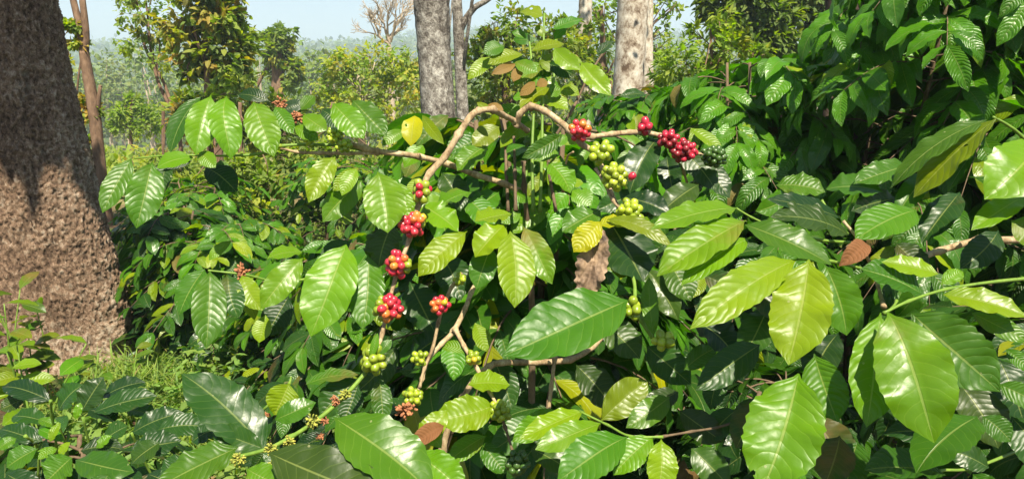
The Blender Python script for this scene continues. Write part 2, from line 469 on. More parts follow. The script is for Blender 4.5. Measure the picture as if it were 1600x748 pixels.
def build_ground():
    ys = np.concatenate([np.linspace(-25, 8, 100), np.geomspace(8.3, 1400, 130)])
    us = np.linspace(-1, 1, 121)
    us = np.sign(us) * np.abs(us) ** 1.6
    X = us[None] * (14 + np.maximum(ys, 0)[:, None] * 1.3)
    X = np.clip(X, -1440, 1440) + us[None] * 5
    Y = np.repeat(ys[:, None], len(us), 1)
    Z = ground_z(X, Y)
    V = np.stack([X, Y, Z], -1).reshape(-1, 3)
    n, m = X.shape
    i, j = np.meshgrid(np.arange(n - 1), np.arange(m - 1), indexing='ij')
    a = (i * m + j).ravel()
    F = np.stack([a, a + 1, a + m + 1, a + m], 1)
    mt, nt, bs = new_mat("ground_soil")
    tc = N(nt, "ShaderNodeTexCoord")
    n1 = noise_tex(nt, 1.3, 6, 0.65, tc.outputs["Object"])
    n2 = noise_tex(nt, 14, 6, 0.7, tc.outputs["Object"])
    n3 = noise_tex(nt, 0.03, 5, 0.6, tc.outputs["Object"])
    soil = ramp(nt, n2, [(0.3, (0.035, 0.022, 0.013)), (0.55, (0.10, 0.062, 0.036)), (0.75, (0.19, 0.13, 0.075))])
    green = ramp(nt, n2, [(0.3, (0.025, 0.05, 0.012)), (0.7, (0.09, 0.14, 0.03))])
    dry = ramp(nt, n1, [(0.3, (0.16, 0.15, 0.06)), (0.6, (0.34, 0.26, 0.13)), (0.8, (0.20, 0.22, 0.08))])
    far = ramp(nt, n3, [(0.3, (0.03, 0.055, 0.02)), (0.7, (0.07, 0.10, 0.03))])
    sp = N(nt, "ShaderNodeSeparateXYZ")
    nt.links.new(tc.outputs["Object"], sp.inputs[0])
    def sstep(a, b):
        mr = N(nt, "ShaderNodeMapRange", interpolation_type='SMOOTHSTEP')
        mr.inputs[1].default_value = a; mr.inputs[2].default_value = b
        nt.links.new(sp.outputs[1], mr.inputs[0])
        return mr.outputs[0]
    g = ramp(nt, n1, [(0.45, (0, 0, 0)), (0.6, (1, 1, 1))])
    c = mix(nt, g, soil, green)
    c = mix(nt, sstep(8, 16), c, dry)
    c = mix(nt, sstep(60, 110), c, far)
    nt.links.new(c, bs.inputs["Base Color"])
    bs.inputs["Roughness"].default_value = 0.95
    bs.inputs["Specular IOR Level"].default_value = 0.1
    bp = N(nt, "ShaderNodeBump"); bp.inputs["Distance"].default_value = 0.05
    nt.links.new(n2, bp.inputs["Height"]); nt.links.new(bp.outputs[0], bs.inputs["Normal"])
    o = mesh_obj("ground", V, F, mt)
    tag(o, kind="structure")
build_ground()

# ------------------------------------------------------------------ trees
def rand_dirs(n, r=rng):
    return nrm(r.normal(size=(n, 3)))

def crown_leaves(blobs, size, tint_fn, r, clump=0.35, hang=0.3):
    """blobs: (centre, radii, leaf count); leaves gather in twig clumps, leaving gaps"""
    Cs, As, Ns, Ls, Ts = [], [], [], [], []
    for c, rad, n in blobs:
        c = np.array(c, float); rad = np.array(rad, float) * np.ones(3)
        n = int(n * 1.35); nc = max(3, n // 16)
        d = rand_dirs(nc, r)
        cc = c + d * rad * (r.uniform(0.35, 1.0, (nc, 1)) ** 0.5)
        k = r.integers(0, nc, n)
        sz = clump * rad.mean() * r.uniform(.5, 1.2, (nc, 1))
        pos = cc[k] + r.normal(size=(n, 3)) * sz[k] * .5
        out = nrm(pos - c + r.normal(size=(n, 3)) * .3 * rad.mean())
        ax = nrm(out + r.normal(size=(n, 3)) * .6 + np.array([0, 0, -hang]))
        up = nrm(np.array([0, 0, 1.0]) + out * .5 + r.normal(size=(n, 3)) * .45)
        Cs.append(pos); As.append(ax); Ns.append(up)
        Ls.append(size * r.uniform(.6, 1.25, n))
        ct = tint_fn(nc, r)[k] 
        ct = ct + r.normal(size=(n, 4)) * np.array([.12, .08, .05, 0])
        Ts.append(np.clip(ct, 0, 1))
    return np.vstack(Cs), np.vstack(As), np.vstack(Ns), np.concatenate(Ls), np.vstack(Ts)

def tints(lo, hi, y=0.2, ychance=0.3, b=0.0, bchance=0.0):
    def f(n, r):
        t = np.zeros((n, 4)); t[:, 3] = 1
        t[:, 0] = r.uniform(lo, hi, n)
        t[:, 1] = np.where(r.uniform(size=n) < ychance, r.uniform(0, y, n), 0)
        t[:, 2] = np.where(r.uniform(size=n) < bchance, r.uniform(b * .4, b, n), 0)
        return t
    return f

def make_tree(name, label, cat, base, trunk, blobs, leaf, tint_fn, bark, seed, group=None, limb_r=0.3, clump=0.35, mat="tree", wid=.55, stems=None, limbs=True, hang=.3, crown_name="crown"):
    r = np.random.default_rng(seed)
    root = empty(name, base)
    tag(root, label, cat, group)
    mb = MB()
    pts = np.array([p[:3] for p in trunk], float); rd = np.array([p[3] for p in trunk])
    mb.tube(pts, rd, seg=14, sub=6, rough=0.03)
    if stems:
        for s in stems:
            sp = np.array([p[:3] for p in s], float); sr = np.array([p[3] for p in s])
            mb.tube(sp, sr, seg=8, sub=5, rough=.03)
    if limbs and blobs:
        for c, rad, n in blobs:
            c = np.array(c, float)
            k = r.integers(len(pts) // 2, len(pts))
            a = pts[k] + (pts[k - 1] - pts[k]) * r.uniform(0, .7)
            mid = (a + c) / 2 + r.normal(size=3) * .12 * np.linalg.norm(c - a) + np.array([0, 0, .05])
            r0 = rd[k] * limb_r + .004
            mb.tube([a, mid, c], [r0, r0 * .7, r0 * .3], seg=6, sub=4, rough=.05)
            for q in range(4):
                e = c + rand_dirs(1, r)[0] * np.array(rad) * .8
                mb.tube([mid * .4 + c * .6, (c + e) / 2 + r.normal(size=3) * .05, e], [r0 * .4, r0 * .25, r0 * .1], seg=5, sub=3)
    mb.build("trunk", bark, root)
    if blobs:
        C, A, Nn, L, T = crown_leaves(blobs, leaf, tint_fn, r, clump, hang)
        V, F, tn = small_leaves(C, A, Nn, L, L * wid, T)
        mesh_obj(crown_name, V, F, M[mat], root, tint=tn, smooth=False)
    return root

def gp(px, dist):
    """ground point under picture column px at forward distance dist"""
    x = (px - 800) / FPX * dist / 1.0
    return np.array([x, dist, float(ground_z(x, dist))])

def tp(px, py, y):
    """point in the vertical plane at forward distance y, seen at (px, py)"""
    d0 = P(px, py, 1.0) - CAM
    return CAM + d0 * (y / d0[1])

def blobs_px(lst, y, r):
    """crown clumps from (px, py, radius px, count) at forward distance y, spread in depth too"""
    o = []
    for px, py, rp, n in lst:
        px += r.normal() * rp * .22; py += r.normal() * rp * .22; rp *= r.uniform(.7, 1.15)
        dy = r.uniform(-.6, .6) * rp / FPX * y
        c = tp(px, py, y + dy)
        rr = rp / FPX * y
        o.append((c, (rr, rr, rr * .85), n))
    return o

# big rough-barked tree at the left
def big_tree():
    by = 4.05
    b = tp(112, 600, by); b[2] = float(ground_z(b[0], by))
    root = empty("rough_barked_tree", b)
    tag(root, "huge brown rough barked tree trunk filling the left edge of the picture", "tree")
    # centre line and radius by height from the outline in the photograph
    prof = [(640, 118, 108), (590, 116, 92), (540, 112, 86), (450, 90, 98), (374, 66, 100), (250, 38, 99), (120, 10, 96), (0, -12, 96), (-160, -40, 95), (-420, -85, 92), (-800, -150, 90)]
    nz_, na = 330, 340
    zs, cx, cy, rr = [], [], [], []
    for py, px, hw in prof:
        c = tp(px, py, by); zs.append(c[2]); cx.append(c[0]); rr.append(hw / FPX * by * 0.98)
    zs = np.array(zs); cx = np.array(cx); rr = np.array(rr)
    zz = np.concatenate([np.linspace(-0.25, 2.4, 290), np.linspace(2.42, zs[-1], 40)])
    X = np.interp(zz, zs, cx); RR = np.interp(zz, zs, rr)
    RR = RR + 0.10 * np.exp(-np.maximum(zz, 0) / 0.16)
    V = np.zeros((nz_, na, 3)); RL_ = np.zeros((nz_, na))
    a = np.linspace(0, 2 * np.pi, na, endpoint=False)
    for i, z in enumerate(zz):
        for k in range(na):
            q = Vector((math.cos(a[k]) * 3.2, math.sin(a[k]) * 3.2, z * 7.0))
            q2 = q * 2.6; q2.z = z * 14
            n1 = noise.fractal(q, 1.0, 2.0, 3)
            vr = noise.voronoi(q2 * 1.9 + Vector((n1, n1, 0)))[0]
            plate = min(vr[1] - vr[0], 0.45) / .45
            butt = 0.05 * math.cos(a[k] * 4 + 0.9 + 0.4 * z) * math.exp(-max(z, 0) / .5) + 0.035 * math.cos(3 * a[k] + z * .7)
            q3 = Vector((q.x * 3.2, q.y * 3.2, z * 8))
            rel = 0.006 * n1 + 0.008 * plate + 0.0085 * min(noise.ridged_multi_fractal(q3, 1.0, 2.1, 4, 1.0, 2.0), 2.6) + 0.012 * noise.fractal(q * 12, 1.0, 2.0, 2)
            d = rel - .018 + butt; RL_[i, k] = rel
            r_ = RR[i] + d
            V[i, k] = (X[i] + r_ * math.cos(a[k]), by + r_ * math.sin(a[k]), z)
    i, k = np.meshgrid(np.arange(nz_ - 1), np.arange(na), indexing='ij')
    k2 = (k + 1) % na
    F = np.stack([i * na + k, i * na + k2, (i + 1) * na + k2, (i + 1) * na + k], -1).reshape(-1, 4)
    lo_, hi_ = np.percentile(RL_, [3, 48]); q_ = np.clip((RL_ - lo_) / (hi_ - lo_), 0, 1).reshape(-1, 1)
    mesh_obj("trunk", V.reshape(-1, 3), F, M["bark_big"], root, tint=np.hstack([q_, q_, q_, q_ * 0 + 1]))
    # unseen boughs and crown; the small sunward clumps are added to shade the trunk
    r = np.random.default_rng(5)
    top = np.array([cx[-1], by, zs[-1]])
    mb = MB()
    blobs = []
    ends = [(-3.5, 4.8, 6.2), (-2.6, 6.2, 6.8), (-4.6, 3.2, 6.4), tuple(np.array((-2.35, 3.7, 2.05)) + sdir * 3.2), tuple(np.array((-2.05, 3.75, 1.72)) + sdir * 3.2)]
    for e in ends:
        e = np.array(e)
        a0 = top - np.array([0, 0, r.uniform(.2, 1.2)])
        mb.tube([a0, (a0 + e) / 2 + np.array([0, 0, .25]), e], [.14, .09, .03], seg=8, sub=5)
    for e, rad, n in [((-3.5, 4.8, 6.2), 1.0, 500), ((-2.6, 6.2, 6.8), 1.0, 500), ((-4.6, 3.2, 6.4), 1.0, 400), (tuple(np.array((-2.5, 3.6, 2.12)) + sdir * 3.2), .30, 420), (tuple(np.array((-2.12, 3.7, 1.80)) + sdir * 3.2), .16, 150), (tuple(np.array((-1.93, 3.8, 1.42)) + sdir * 3.2), .11, 90)]:
        blobs.append((e, (rad, rad, rad * .6), n))
    mb.build("bough", M["bark_big"], root)
    C, A, Nn, L, T = crown_leaves(blobs, .15, tints(.3, .9), r)
    V, F, tn = small_leaves(C, A, Nn, L, L * .6, T)
    mesh_obj("crown", V, F, M["tree"], root, tint=tn, smooth=False)
big_tree()

r_ = np.random.default_rng(11)
def trunk_px(lst, y, down=True):
    """trunk points from (px, py, width px), continued down to the ground"""
    o = []
    if down:
        px, py, wd = lst[0]
        g = tp(px, py, y); gz = float(ground_z(g[0], y))
        o.append((g[0], y, gz - .1, wd / 2 / FPX * y * 1.35))
        o.append((g[0], y, gz + .25, wd / 2 / FPX * y * 1.12))
    for px, py, wd in lst:
        c = tp(px, py, y)
        if down and c[2] < gz + .4: continue
        o.append((*c, wd / 2 / FPX * y))
    return o

def base_of(tr): return np.array([tr[0][0], tr[0][1], tr[0][2] + .1])

# slender brown tree with orange creepers, left
t = trunk_px([(163, 330, 19), (158, 280, 18), (150, 200, 18), (143, 150, 17), (136, 110, 16), (131, 80, 14)], 9)
fork = [[(*tp(132, 84, 9), .055), (*tp(124, 40, 9), .045), (*tp(110, -20, 9), .035), (*tp(100, -90, 9), .02)],
        [(*tp(132, 84, 9), .05), (*tp(134, 50, 9), .042), (*tp(128, -10, 9), .035), (*tp(124, -90, 9), .02)],
        [(*tp(120, 148, 9), .012), (*tp(123, 118, 9), .012), (*tp(129, 78, 9), .010)],
        [(*tp(150, 200, 9), .03), (*tp(156, 140, 9), .022), (*tp(158, 136, 9), .016)]]
make_tree("slender_tree", "slender brown forked tree with orange and green creepers just right of the huge trunk", "tree", base_of(t), t,
          blobs_px([(113, 38, 10, 90), (118, 48, 9, 80), (118, 70, 8, 60), (131, 66, 8, 50), (132, 170, 18, 160), (128, 185, 14, 120), (142, 215, 8, 40), (140, 260, 8, 40), (108, 90, 7, 40)], 9, r_), .085,
          tints(.5, 1, .8, .6, .9, .55), M["bark_brown"], 21, stems=fork, limbs=False, crown_name="creeper")
# airy slim tree
t = trunk_px([(278, 195, 6), (262, 160, 6), (248, 130, 5), (240, 100, 5), (236, 80, 4), (232, 40, 3), (228, 0, 2.5)], 13)
make_tree("airy_tree", "airy slim tree with dark leaning stems and thin pale crown", "tree", base_of(t), t,
          blobs_px([(205, 18, 26, 80), (230, 40, 30, 110), (222, 72, 26, 80), (195, 75, 18, 50), (245, 12, 28, 90), (255, 55, 22, 70), (250, 85, 22, 60), (200, -15, 30, 120), (240, -30, 36, 160)], 13, r_), .10,
          tints(.35, .95, .6, .4, .3, .1), M["bark_brown"], 22, stems=[[(*tp(276, 190, 13), .03), (*tp(256, 130, 13), .028), (*tp(232, 86, 13.1), .03), (*tp(222, 60, 13.2), .02)]], clump=.5, hang=.6)
# orange flushed tree
t = trunk_px([(332, 190, 22), (330, 140, 21), (328, 100, 18), (322, 60, 13), (320, 0, 9), (320, -60, 5)], 12)
make_tree("orange_flushed_tree", "leafy tree with orange tinted young leaves above the left coffee branch", "tree", base_of(t), t,
          blobs_px([(310, 8, 34, 300), (355, 15, 34, 300), (285, 30, 26, 200), (330, 45, 36, 330), (372, 45, 22, 190), (300, 70, 30, 260), (350, 80, 32, 280), (385, 75, 15, 110), (318, 100, 26, 200), (360, 115, 26, 220), (335, 128, 20, 130), (290, 108, 16, 80), (325, -30, 45, 350), (378, 120, 15, 100)], 12, r_), .15,
          tints(.05, .9, .8, .4, .55, .28), M["bark_brown"], 23, clump=.45)
# stump-like tree with dark trunk
t = trunk_px([(435, 180, 20), (434, 140, 20), (434, 110, 18), (432, 75, 12), (428, 60, 8)], 24)
make_tree("pollarded_tree", "small pollarded tree with thick dark trunk and tufts of yellow green leaves", "tree", base_of(t), t,
          blobs_px([(420, 60, 14, 130), (440, 55, 16, 150), (425, 78, 18, 190), (450, 75, 14, 140), (460, 98, 10, 80), (430, 90, 14, 120), (455, 112, 14, 130), (446, 128, 11, 90), (425, 115, 8, 50), (468, 115, 8, 60)], 24, r_), .22,
          tints(.2, .9, .6, .4, .3, .1), M["bark_brown"], 24, stems=[[(*tp(400, 138, 24), .05), (*tp(412, 115, 24), .07), (*tp(424, 100, 24), .08)]])
# bare tree
def bare_tree():
    y = 27
    r = np.random.default_rng(8)
    t = trunk_px([(612, 160, 11), (611, 110, 9), (609, 80, 7), (606, 62, 6)], y)
    root = empty("bare_tree", base_of(t))
    tag(root, "leafless tree with fine spreading grey twigs against the sky", "tree")
    mb = MB()
    mb.tube([p[:3] for p in t], [p[3] for p in t], seg=8)
    def grow(p, d, ln, rad, lev):
        e = p + d * ln
        m = (p + e) / 2 + r.normal(size=3) * ln * .06
        mb.tube([p, m, e], [rad, rad * .8, rad * .6], seg=5, sub=2, cap=False)
        if lev == 0: return
        for _ in range(3 if lev > 1 else 4):
            nd = nrm(d + r.normal(size=3) * .42 + np.array([0, 0, .12]))
            grow(p + (e - p) * r.uniform(.55, 1), nd, ln * r.uniform(.6, .85), rad * .58, lev - 1)
    s = tp(607, 66, y)
    for px, py in [(578, 20), (590, 5), (606, -5), (622, 0), (640, 12), (566, 36), (634, 34)]:
        d = tp(px, py, y + r.uniform(-1, 1)) - s
        grow(s + r.normal(size=3) * .05, nrm(d), np.linalg.norm(d) * .5, .05, 4)
    mb.build("trunk", M["bark_thin"], root, smooth=True)
bare_tree()
# bushy dry tree
t = trunk_px([(566, 230, 12), (562, 180, 12), (560, 140, 9), (560, 110, 5)], 17)
make_tree("bushy_tree", "broad bushy yellow green tree left of the grey trunk", "tree", base_of(t), t,
          blobs_px([(520, 110, 26, 204), (550, 95, 28, 235), (585, 100, 30, 248), (620, 105, 30, 248), (505, 140, 26, 186), (540, 135, 30, 217), (580, 140, 32, 223), (625, 140, 32, 223), (648, 120, 24, 161), (520, 165, 28, 161), (560, 170, 30, 161), (610, 175, 34, 186), (650, 165, 26, 148), (640, 90, 18, 93), (590, 210, 34, 148), (630, 205, 32, 148), (500, 190, 24, 93), (540, 205, 24, 93)], 17, r_), .13,
          tints(.6, 1, .9, .75, .45, .25), M["bark_thin"], 25, clump=.55)
# grey trunks
t = trunk_px([(688, 240, 54), (686, 195, 53), (683, 150, 52), (679, 90, 51), (676, 40, 52), (674, 0, 55), (671, -70, 53), (668, -200, 48)], 7.5)
make_tree("silver_trunk_tree", "tall tree with thick silver grey lichen mottled trunk above the coffee bush", "tree", base_of(t), t,
          [((-1.2, 7.6, 5.6), (1.2, 1.2, .8), 300), ((-.2, 8.2, 6.2), (1.2, 1.2, .8), 300)], .14, tints(.3, .9), M["bark_silver"], 26)
t = trunk_px([(724, 230, 20), (723, 180, 19), (720, 120, 18), (717, 60, 17), (714, 0, 15), (712, -80, 13)], 9)
make_tree("thin_silver_tree", "thin pale tree with one bent limb beside the thick silver trunk", "tree", base_of(t), t,
          [((-.9, 9.2, 5.2), (.9, .9, .7), 220)], .14, tints(.3, .9), M["bark_silver"], 27,
          stems=[[(*tp(717, 50, 9), .05), (*tp(728, 30, 9), .042), (*tp(742, 12, 9), .036), (*tp(762, 0, 9), .03), (*tp(800, -30, 9), .02)],
                 [(*tp(700, 75, 8.9), .012), (*tp(703, 40, 8.9), .012), (*tp(708, -10, 8.9), .012)]])
t = trunk_px([(978, 200, 46), (980, 150, 46), (984, 90, 46), (987, 40, 46), (989, 0, 47), (992, -90, 46), (996, -200, 43)], 8.5)
make_tree("pale_trunk_tree", "tall tree with thick pale blotched trunk right of the upright shoots", "tree", base_of(t), t,
          [((1.2, 8.6, 6.2), (1.3, 1.3, .8), 300), ((2.4, 9.2, 6.4), (1.2, 1.2, .8), 260)], .14, tints(.3, .9), M["bark_pale"], 28)
t = trunk_px([(1012, 180, 20), (1010, 90, 20), (1010, 0, 20), (1010, -100, 18)], 12.5)
make_tree("hidden_pale_tree", "slim pale trunk half hidden behind the thick blotched one", "tree", base_of(t), t, [((2.4, 12.6, 8.0), (1.2, 1.2, .8), 200)], .16, tints(.3, .9), M["bark_pale"], 29)
t = trunk_px([(912, 190, 24), (912, 90, 23), (914, 30, 21), (915, 0, 20), (916, -90, 18)], 12)
make_tree("vine_clad_tree", "pale trunk wrapped in climbing leaves behind the upright coffee shoots", "tree", base_of(t), t,
          blobs_px([(905, 70, 12, 140), (918, 55, 12, 140), (910, 95, 14, 150), (922, 110, 14, 150), (905, 130, 16, 160), (920, 85, 10, 100), (925, 150, 16, 140)], 11.9, r_), .09, tints(.4, .95, .5, .4), M["bark_pale"], 30, limbs=False, crown_name="creeper")
# leafy masses behind
def leafy(name, label, cat, px, y, lst, size, tf, seed, bark="bark_brown", w=14, top=60, clump=.5, group=None, wid=.5):
    t = trunk_px([(px, 240, w), (px, 160, w), (px + 2, (160 + top) / 2, w * .7), (px, top, w * .35)], y)
    make_tree(name, label, cat, base_of(t), t, blobs_px(lst, y, np.random.default_rng(seed)), size, tf, M[bark], seed, clump=clump, group=group, wid=wid)
leafy("round_crowned_tree", "light green round crowned tree between the thin silver trunk and the shoots", "tree", 790, 11,
      [(750, 85, 30, 204), (780, 60, 28, 198), (815, 45, 28, 186), (845, 60, 30, 198), (760, 120, 34, 223), (800, 95, 34, 235), (840, 100, 34, 223), (880, 90, 30, 186), (890, 60, 24, 136), (775, 155, 34, 198), (820, 140, 34, 198), (870, 135, 34, 198), (745, 160, 26, 124), (880, 170, 30, 136), (830, 180, 34, 161), (770, 45, 14, 49), (885, 35, 18, 74)], .11,
      tints(.4, 1, .5, .45, .35, .12), 41, top=50)
leafy("tall_thicket_tree", "olive crowned tall tree in the gap behind the two pale trunks", "tree", 940, 16,
      [(935, 20, 26, 124), (950, 50, 28, 136), (940, 85, 28, 136), (1030, 40, 24, 93), (1040, 75, 26, 111), (1020, 110, 24, 105), (950, 120, 26, 124), (945, 150, 26, 111), (1050, 15, 20, 55), (1025, 8, 16, 49)], .14,
      tints(.35, 1, .6, .5, .2, .1), 42, top=10)
leafy("sapling_thicket", "yellow green thicket of saplings between pale trunk and dense coffee bush", "shrub", 1110, 7,
      [(1040, 110, 30, 136), (1075, 90, 34, 161), (1110, 70, 32, 161), (1145, 80, 32, 161), (1060, 140, 34, 173), (1100, 125, 36, 186), (1140, 120, 34, 173), (1175, 105, 32, 148), (1070, 175, 36, 161), (1110, 170, 36, 161), (1150, 160, 34, 148), (1180, 140, 28, 124), (1045, 190, 30, 124), (1090, 50, 16, 49), (1120, 35, 20, 74)], .085,
      tints(.65, 1, .7, .5, .3, .05), 43, w=9, top=45, wid=.4)
leafy("dark_crowned_tree", "dark crowned forest tree at the top right behind the thicket", "tree", 1225, 12,
      [(1105, 10, 26, 340), (1130, 30, 28, 380), (1170, 15, 34, 500), (1160, 50, 28, 400), (1210, 25, 34, 520), (1250, 10, 34, 520), (1215, 60, 30, 420), (1275, 40, 28, 420), (1310, 60, 34, 420), (1360, 60, 34, 400), (1190, 80, 26, 180), (1240, 85, 28, 180), (1290, 0, 30, 220), (1350, 10, 40, 260), (1400, 0, 40, 240), (1140, -15, 30, 200), (1200, -25, 40, 300)], .14,
      tints(0, .55, .3, .25, .2, .06), 44, bark="bark_dark", w=30, top=0)
t = trunk_px([(1298, 150, 24), (1299, 80, 24), (1302, 20, 24), (1304, -60, 22)], 6)
make_tree("brown_trunk_tree", "thin brown trunk with peeling bark rising behind the dense coffee bush", "tree", base_of(t), t, [((2.7, 6.3, 4.2), (.9, .9, .6), 240)], .12, tints(.1, .7), M["bark_dark"], 45)
t = trunk_px([(1322, 150, 36), (1322, 60, 36), (1325, 0, 34), (1328, -70, 32)], 7.4)
make_tree("dark_trunk_tree", "thick dark trunk standing beside the thin peeling one at top right", "tree", base_of(t), t, [((3.4, 7.6, 4.8), (1, 1, .6), 240)], .12, tints(.1, .6), M["bark_dark"], 46)
# low shrubs below the left-hand trees
leafy("field_shrub", "rounded lime green shrub standing at the edge of the tan field", "shrub", 205, 20,
      [(190, 175, 18, 260), (215, 165, 18, 260), (235, 180, 16, 220), (200, 195, 16, 180), (225, 200, 16, 180), (180, 195, 12, 120)], .14, tints(.5, 1, .5, .4), 47, w=5, top=170)
leafy("trunk_shrub", "yellow speckled shrub with small leaves below the left coffee branch", "shrub", 375, 6.5,
      [(350, 275, 26, 200), (385, 270, 24, 200), (415, 280, 24, 180), (330, 300, 26, 200), (370, 310, 28, 200), (410, 310, 26, 200), (290, 300, 22, 140)], .075, tints(.3, 1, .8, .5, .4, .1), 48, w=5, top=270)
leafy("creeper_shrub", "dark bush spotted with yellow leaves under the orange flushed tree", "shrub", 330, 10,
      [(290, 160, 26, 220), (330, 165, 30, 260), (375, 160, 28, 220), (420, 165, 24, 200), (300, 200, 26, 200), (350, 205, 30, 220), (400, 200, 28, 220), (460, 175, 24, 180), (450, 205, 26, 200)], .12, tints(.15, .9, .8, .4, .6, .15), 49, w=8, top=165)
leafy("gap_shrub", "small olive shrub in front of the tan field beside the slender tree", "shrub", 255, 12,
      [(240, 255, 16, 120), (270, 250, 16, 120), (255, 275, 18, 120), (285, 270, 16, 110)], .10, tints(.4, 1, .6, .4), 50, w=4, top=250)

leafy("yellow_leaved_shrub", "small leaved shrub flecked yellow under the long horizontal coffee branch", "shrub", 520, 8,
      [(450, 255, 26, 220), (490, 250, 28, 240), (530, 255, 28, 240), (575, 250, 26, 220), (470, 285, 28, 220), (520, 290, 30, 220), (565, 285, 28, 220), (430, 280, 20, 140), (600, 270, 22, 160)], .085, tints(.3, 1, .8, .4, .4, .08), 51, w=5, top=250)

# far forest
def far_forest():
    r = np.random.default_rng(77)
    Cs, As, Ns, Ls, Ts = [], [], [], [], []
    mb = MB()
    def tree(x, y, h, cr, n, size, base_t, bare=False):
        z = float(ground_z(x, y))
        mb.tube([(x, y, z - .3), (x + r.normal() * .02 * h, y, z + h * .5), (x + r.normal() * .04 * h, y, z + h * .9)], [h * .010 + .03, h * .007 + .02, .02], seg=5, sub=2, cap=False)
        if bare: return
        nb = 6
        for b in range(nb):
            c = np.array([x + r.normal() * cr * .5, y + r.normal() * cr * .5, z + h * r.uniform(.28, .95)])
            m = n // nb
            d = rand_dirs(m, r)
            Cs.append(c + d * cr * np.array([.7, .7, .55]) * r.uniform(.4, 1, (m, 1)))
            As.append(nrm(d + r.normal(size=(m, 3)) * .6)); Ns.append(nrm(d * .7 + np.array([0, 0, .8]) + r.normal(size=(m, 3)) * .3))
            Ls.append(size * r.uniform(.6, 1.3, m))
            tt = np.zeros((m, 4)); tt[:, 3] = 1
            tt[:, 0] = np.clip(base_t[0] + r.normal(size=m) * .15, 0, 1); tt[:, 1] = np.clip(base_t[1] + r.normal(size=m) * .1, 0, 1)
            tt[:, 2] = base_t[2]
            Ts.append(tt)
    def bt(): return (r.uniform(.4, 1), max(0, .15 + r.normal() * .25), max(0, r.normal() * .12))
    for _ in range(300):
        y = r.uniform(58, 130); x = r.uniform(-.80, .55) * y
        h = r.uniform(6, 11)
        tree(x, y, h, h * .27, 420, .42, bt(), r.uniform() < .12)
    for _ in range(420):
        y = r.uniform(130, 300); x = r.uniform(-.85, .75) * y
        h = r.uniform(8, 14)
        tree(x, y, h, h * .28, 70, 1.3, bt())
    for _ in range(2000):
        y = r.uniform(300, 980); x = r.uniform(-.85, .80) * y
        h = r.uniform(8, 15)
        tree(x, y, h, h * .36, 36, 2.8, bt())
    C = np.vstack(Cs); L = np.concatenate(Ls)
    V, F, tn = small_leaves(C, np.vstack(As), np.vstack(Ns), L, L * .8, np.vstack(Ts))
    o = mesh_obj("far_forest_foliage", V, F, M["far"], tint=tn, smooth=False)
    tag(o, "hazy forest covering the valley and the far hills", "forest", kind="stuff")
    o2 = mb.build("far_forest_trunks", M["bark_thin"])
    tag(o2, "pale thin trunks of the far valley forest", "forest", kind="stuff")
far_forest()

def scrub():
    r = np.random.default_rng(78)
    Cs, As, Ns, Ls, Ts = [], [], [], [], []
    for _ in range(420):
        y = 13 + 45 * r.uniform() ** 1.3; x = r.uniform(-.80, .62) * y
        if 34 < y < 46 and -.5 < x / y < -.36: continue
        z = float(ground_z(x, y)); h = r.uniform(.35, 1.15) * (1 + y / 120)
        m = int(90 + 40 * h); d = rand_dirs(m, r); d[:, 2] = np.abs(d[:, 2])
        pos = np.array([x, y, z]) + d * np.array([.7, .7, 1]) * h * r.uniform(.3, 1, (m, 1))
        Cs.append(pos); As.append(nrm(d + r.normal(size=(m, 3)) * .7)); Ns.append(np.array([0, -.2, .8]) + d * .4 + r.normal(size=(m, 3)) * .35)
        Ls.append((.10 + y * .004) * r.uniform(.6, 1.3, m))
        t = np.zeros((m, 4)); t[:, 3] = 1; t[:, 0] = np.clip(r.uniform(.3, 1) + r.normal(size=m) * .15, 0, 1); t[:, 1] = np.clip(max(0, r.normal() * .3 + .1) + r.normal(size=m) * .1, 0, 1); t[:, 2] = max(0, r.normal() * .12)
        Ts.append(t)
    L = np.concatenate(Ls)
    V, F, tn = small_leaves(np.vstack(Cs), np.vstack(As), np.vstack(Ns), L, L * .55, np.vstack(Ts))
    tag(mesh_obj("scrub", V, F, M["tree"], tint=tn, smooth=False), "tangled scrub covering the slope behind the coffee bushes", "scrub", kind="stuff")
scrub()
# ------------------------------------------------------------------ coffee plants
TINT = {"b": (.85, .12, 0, 1), "m": (.45, .02, 0, 1), "d": (.10, 0, 0, 1), "y": (.95, .30, 0, 1), "Y": (1, .85, .15, 1), "o": (.5, .30, .3, 1), "c": (.5, .5, .75, 1), "k": (.3, .1, 1, 1), "g": (.62, .04, 0, 1)}  # d: mature dark leaves, and shade put into the colour of shaded ones

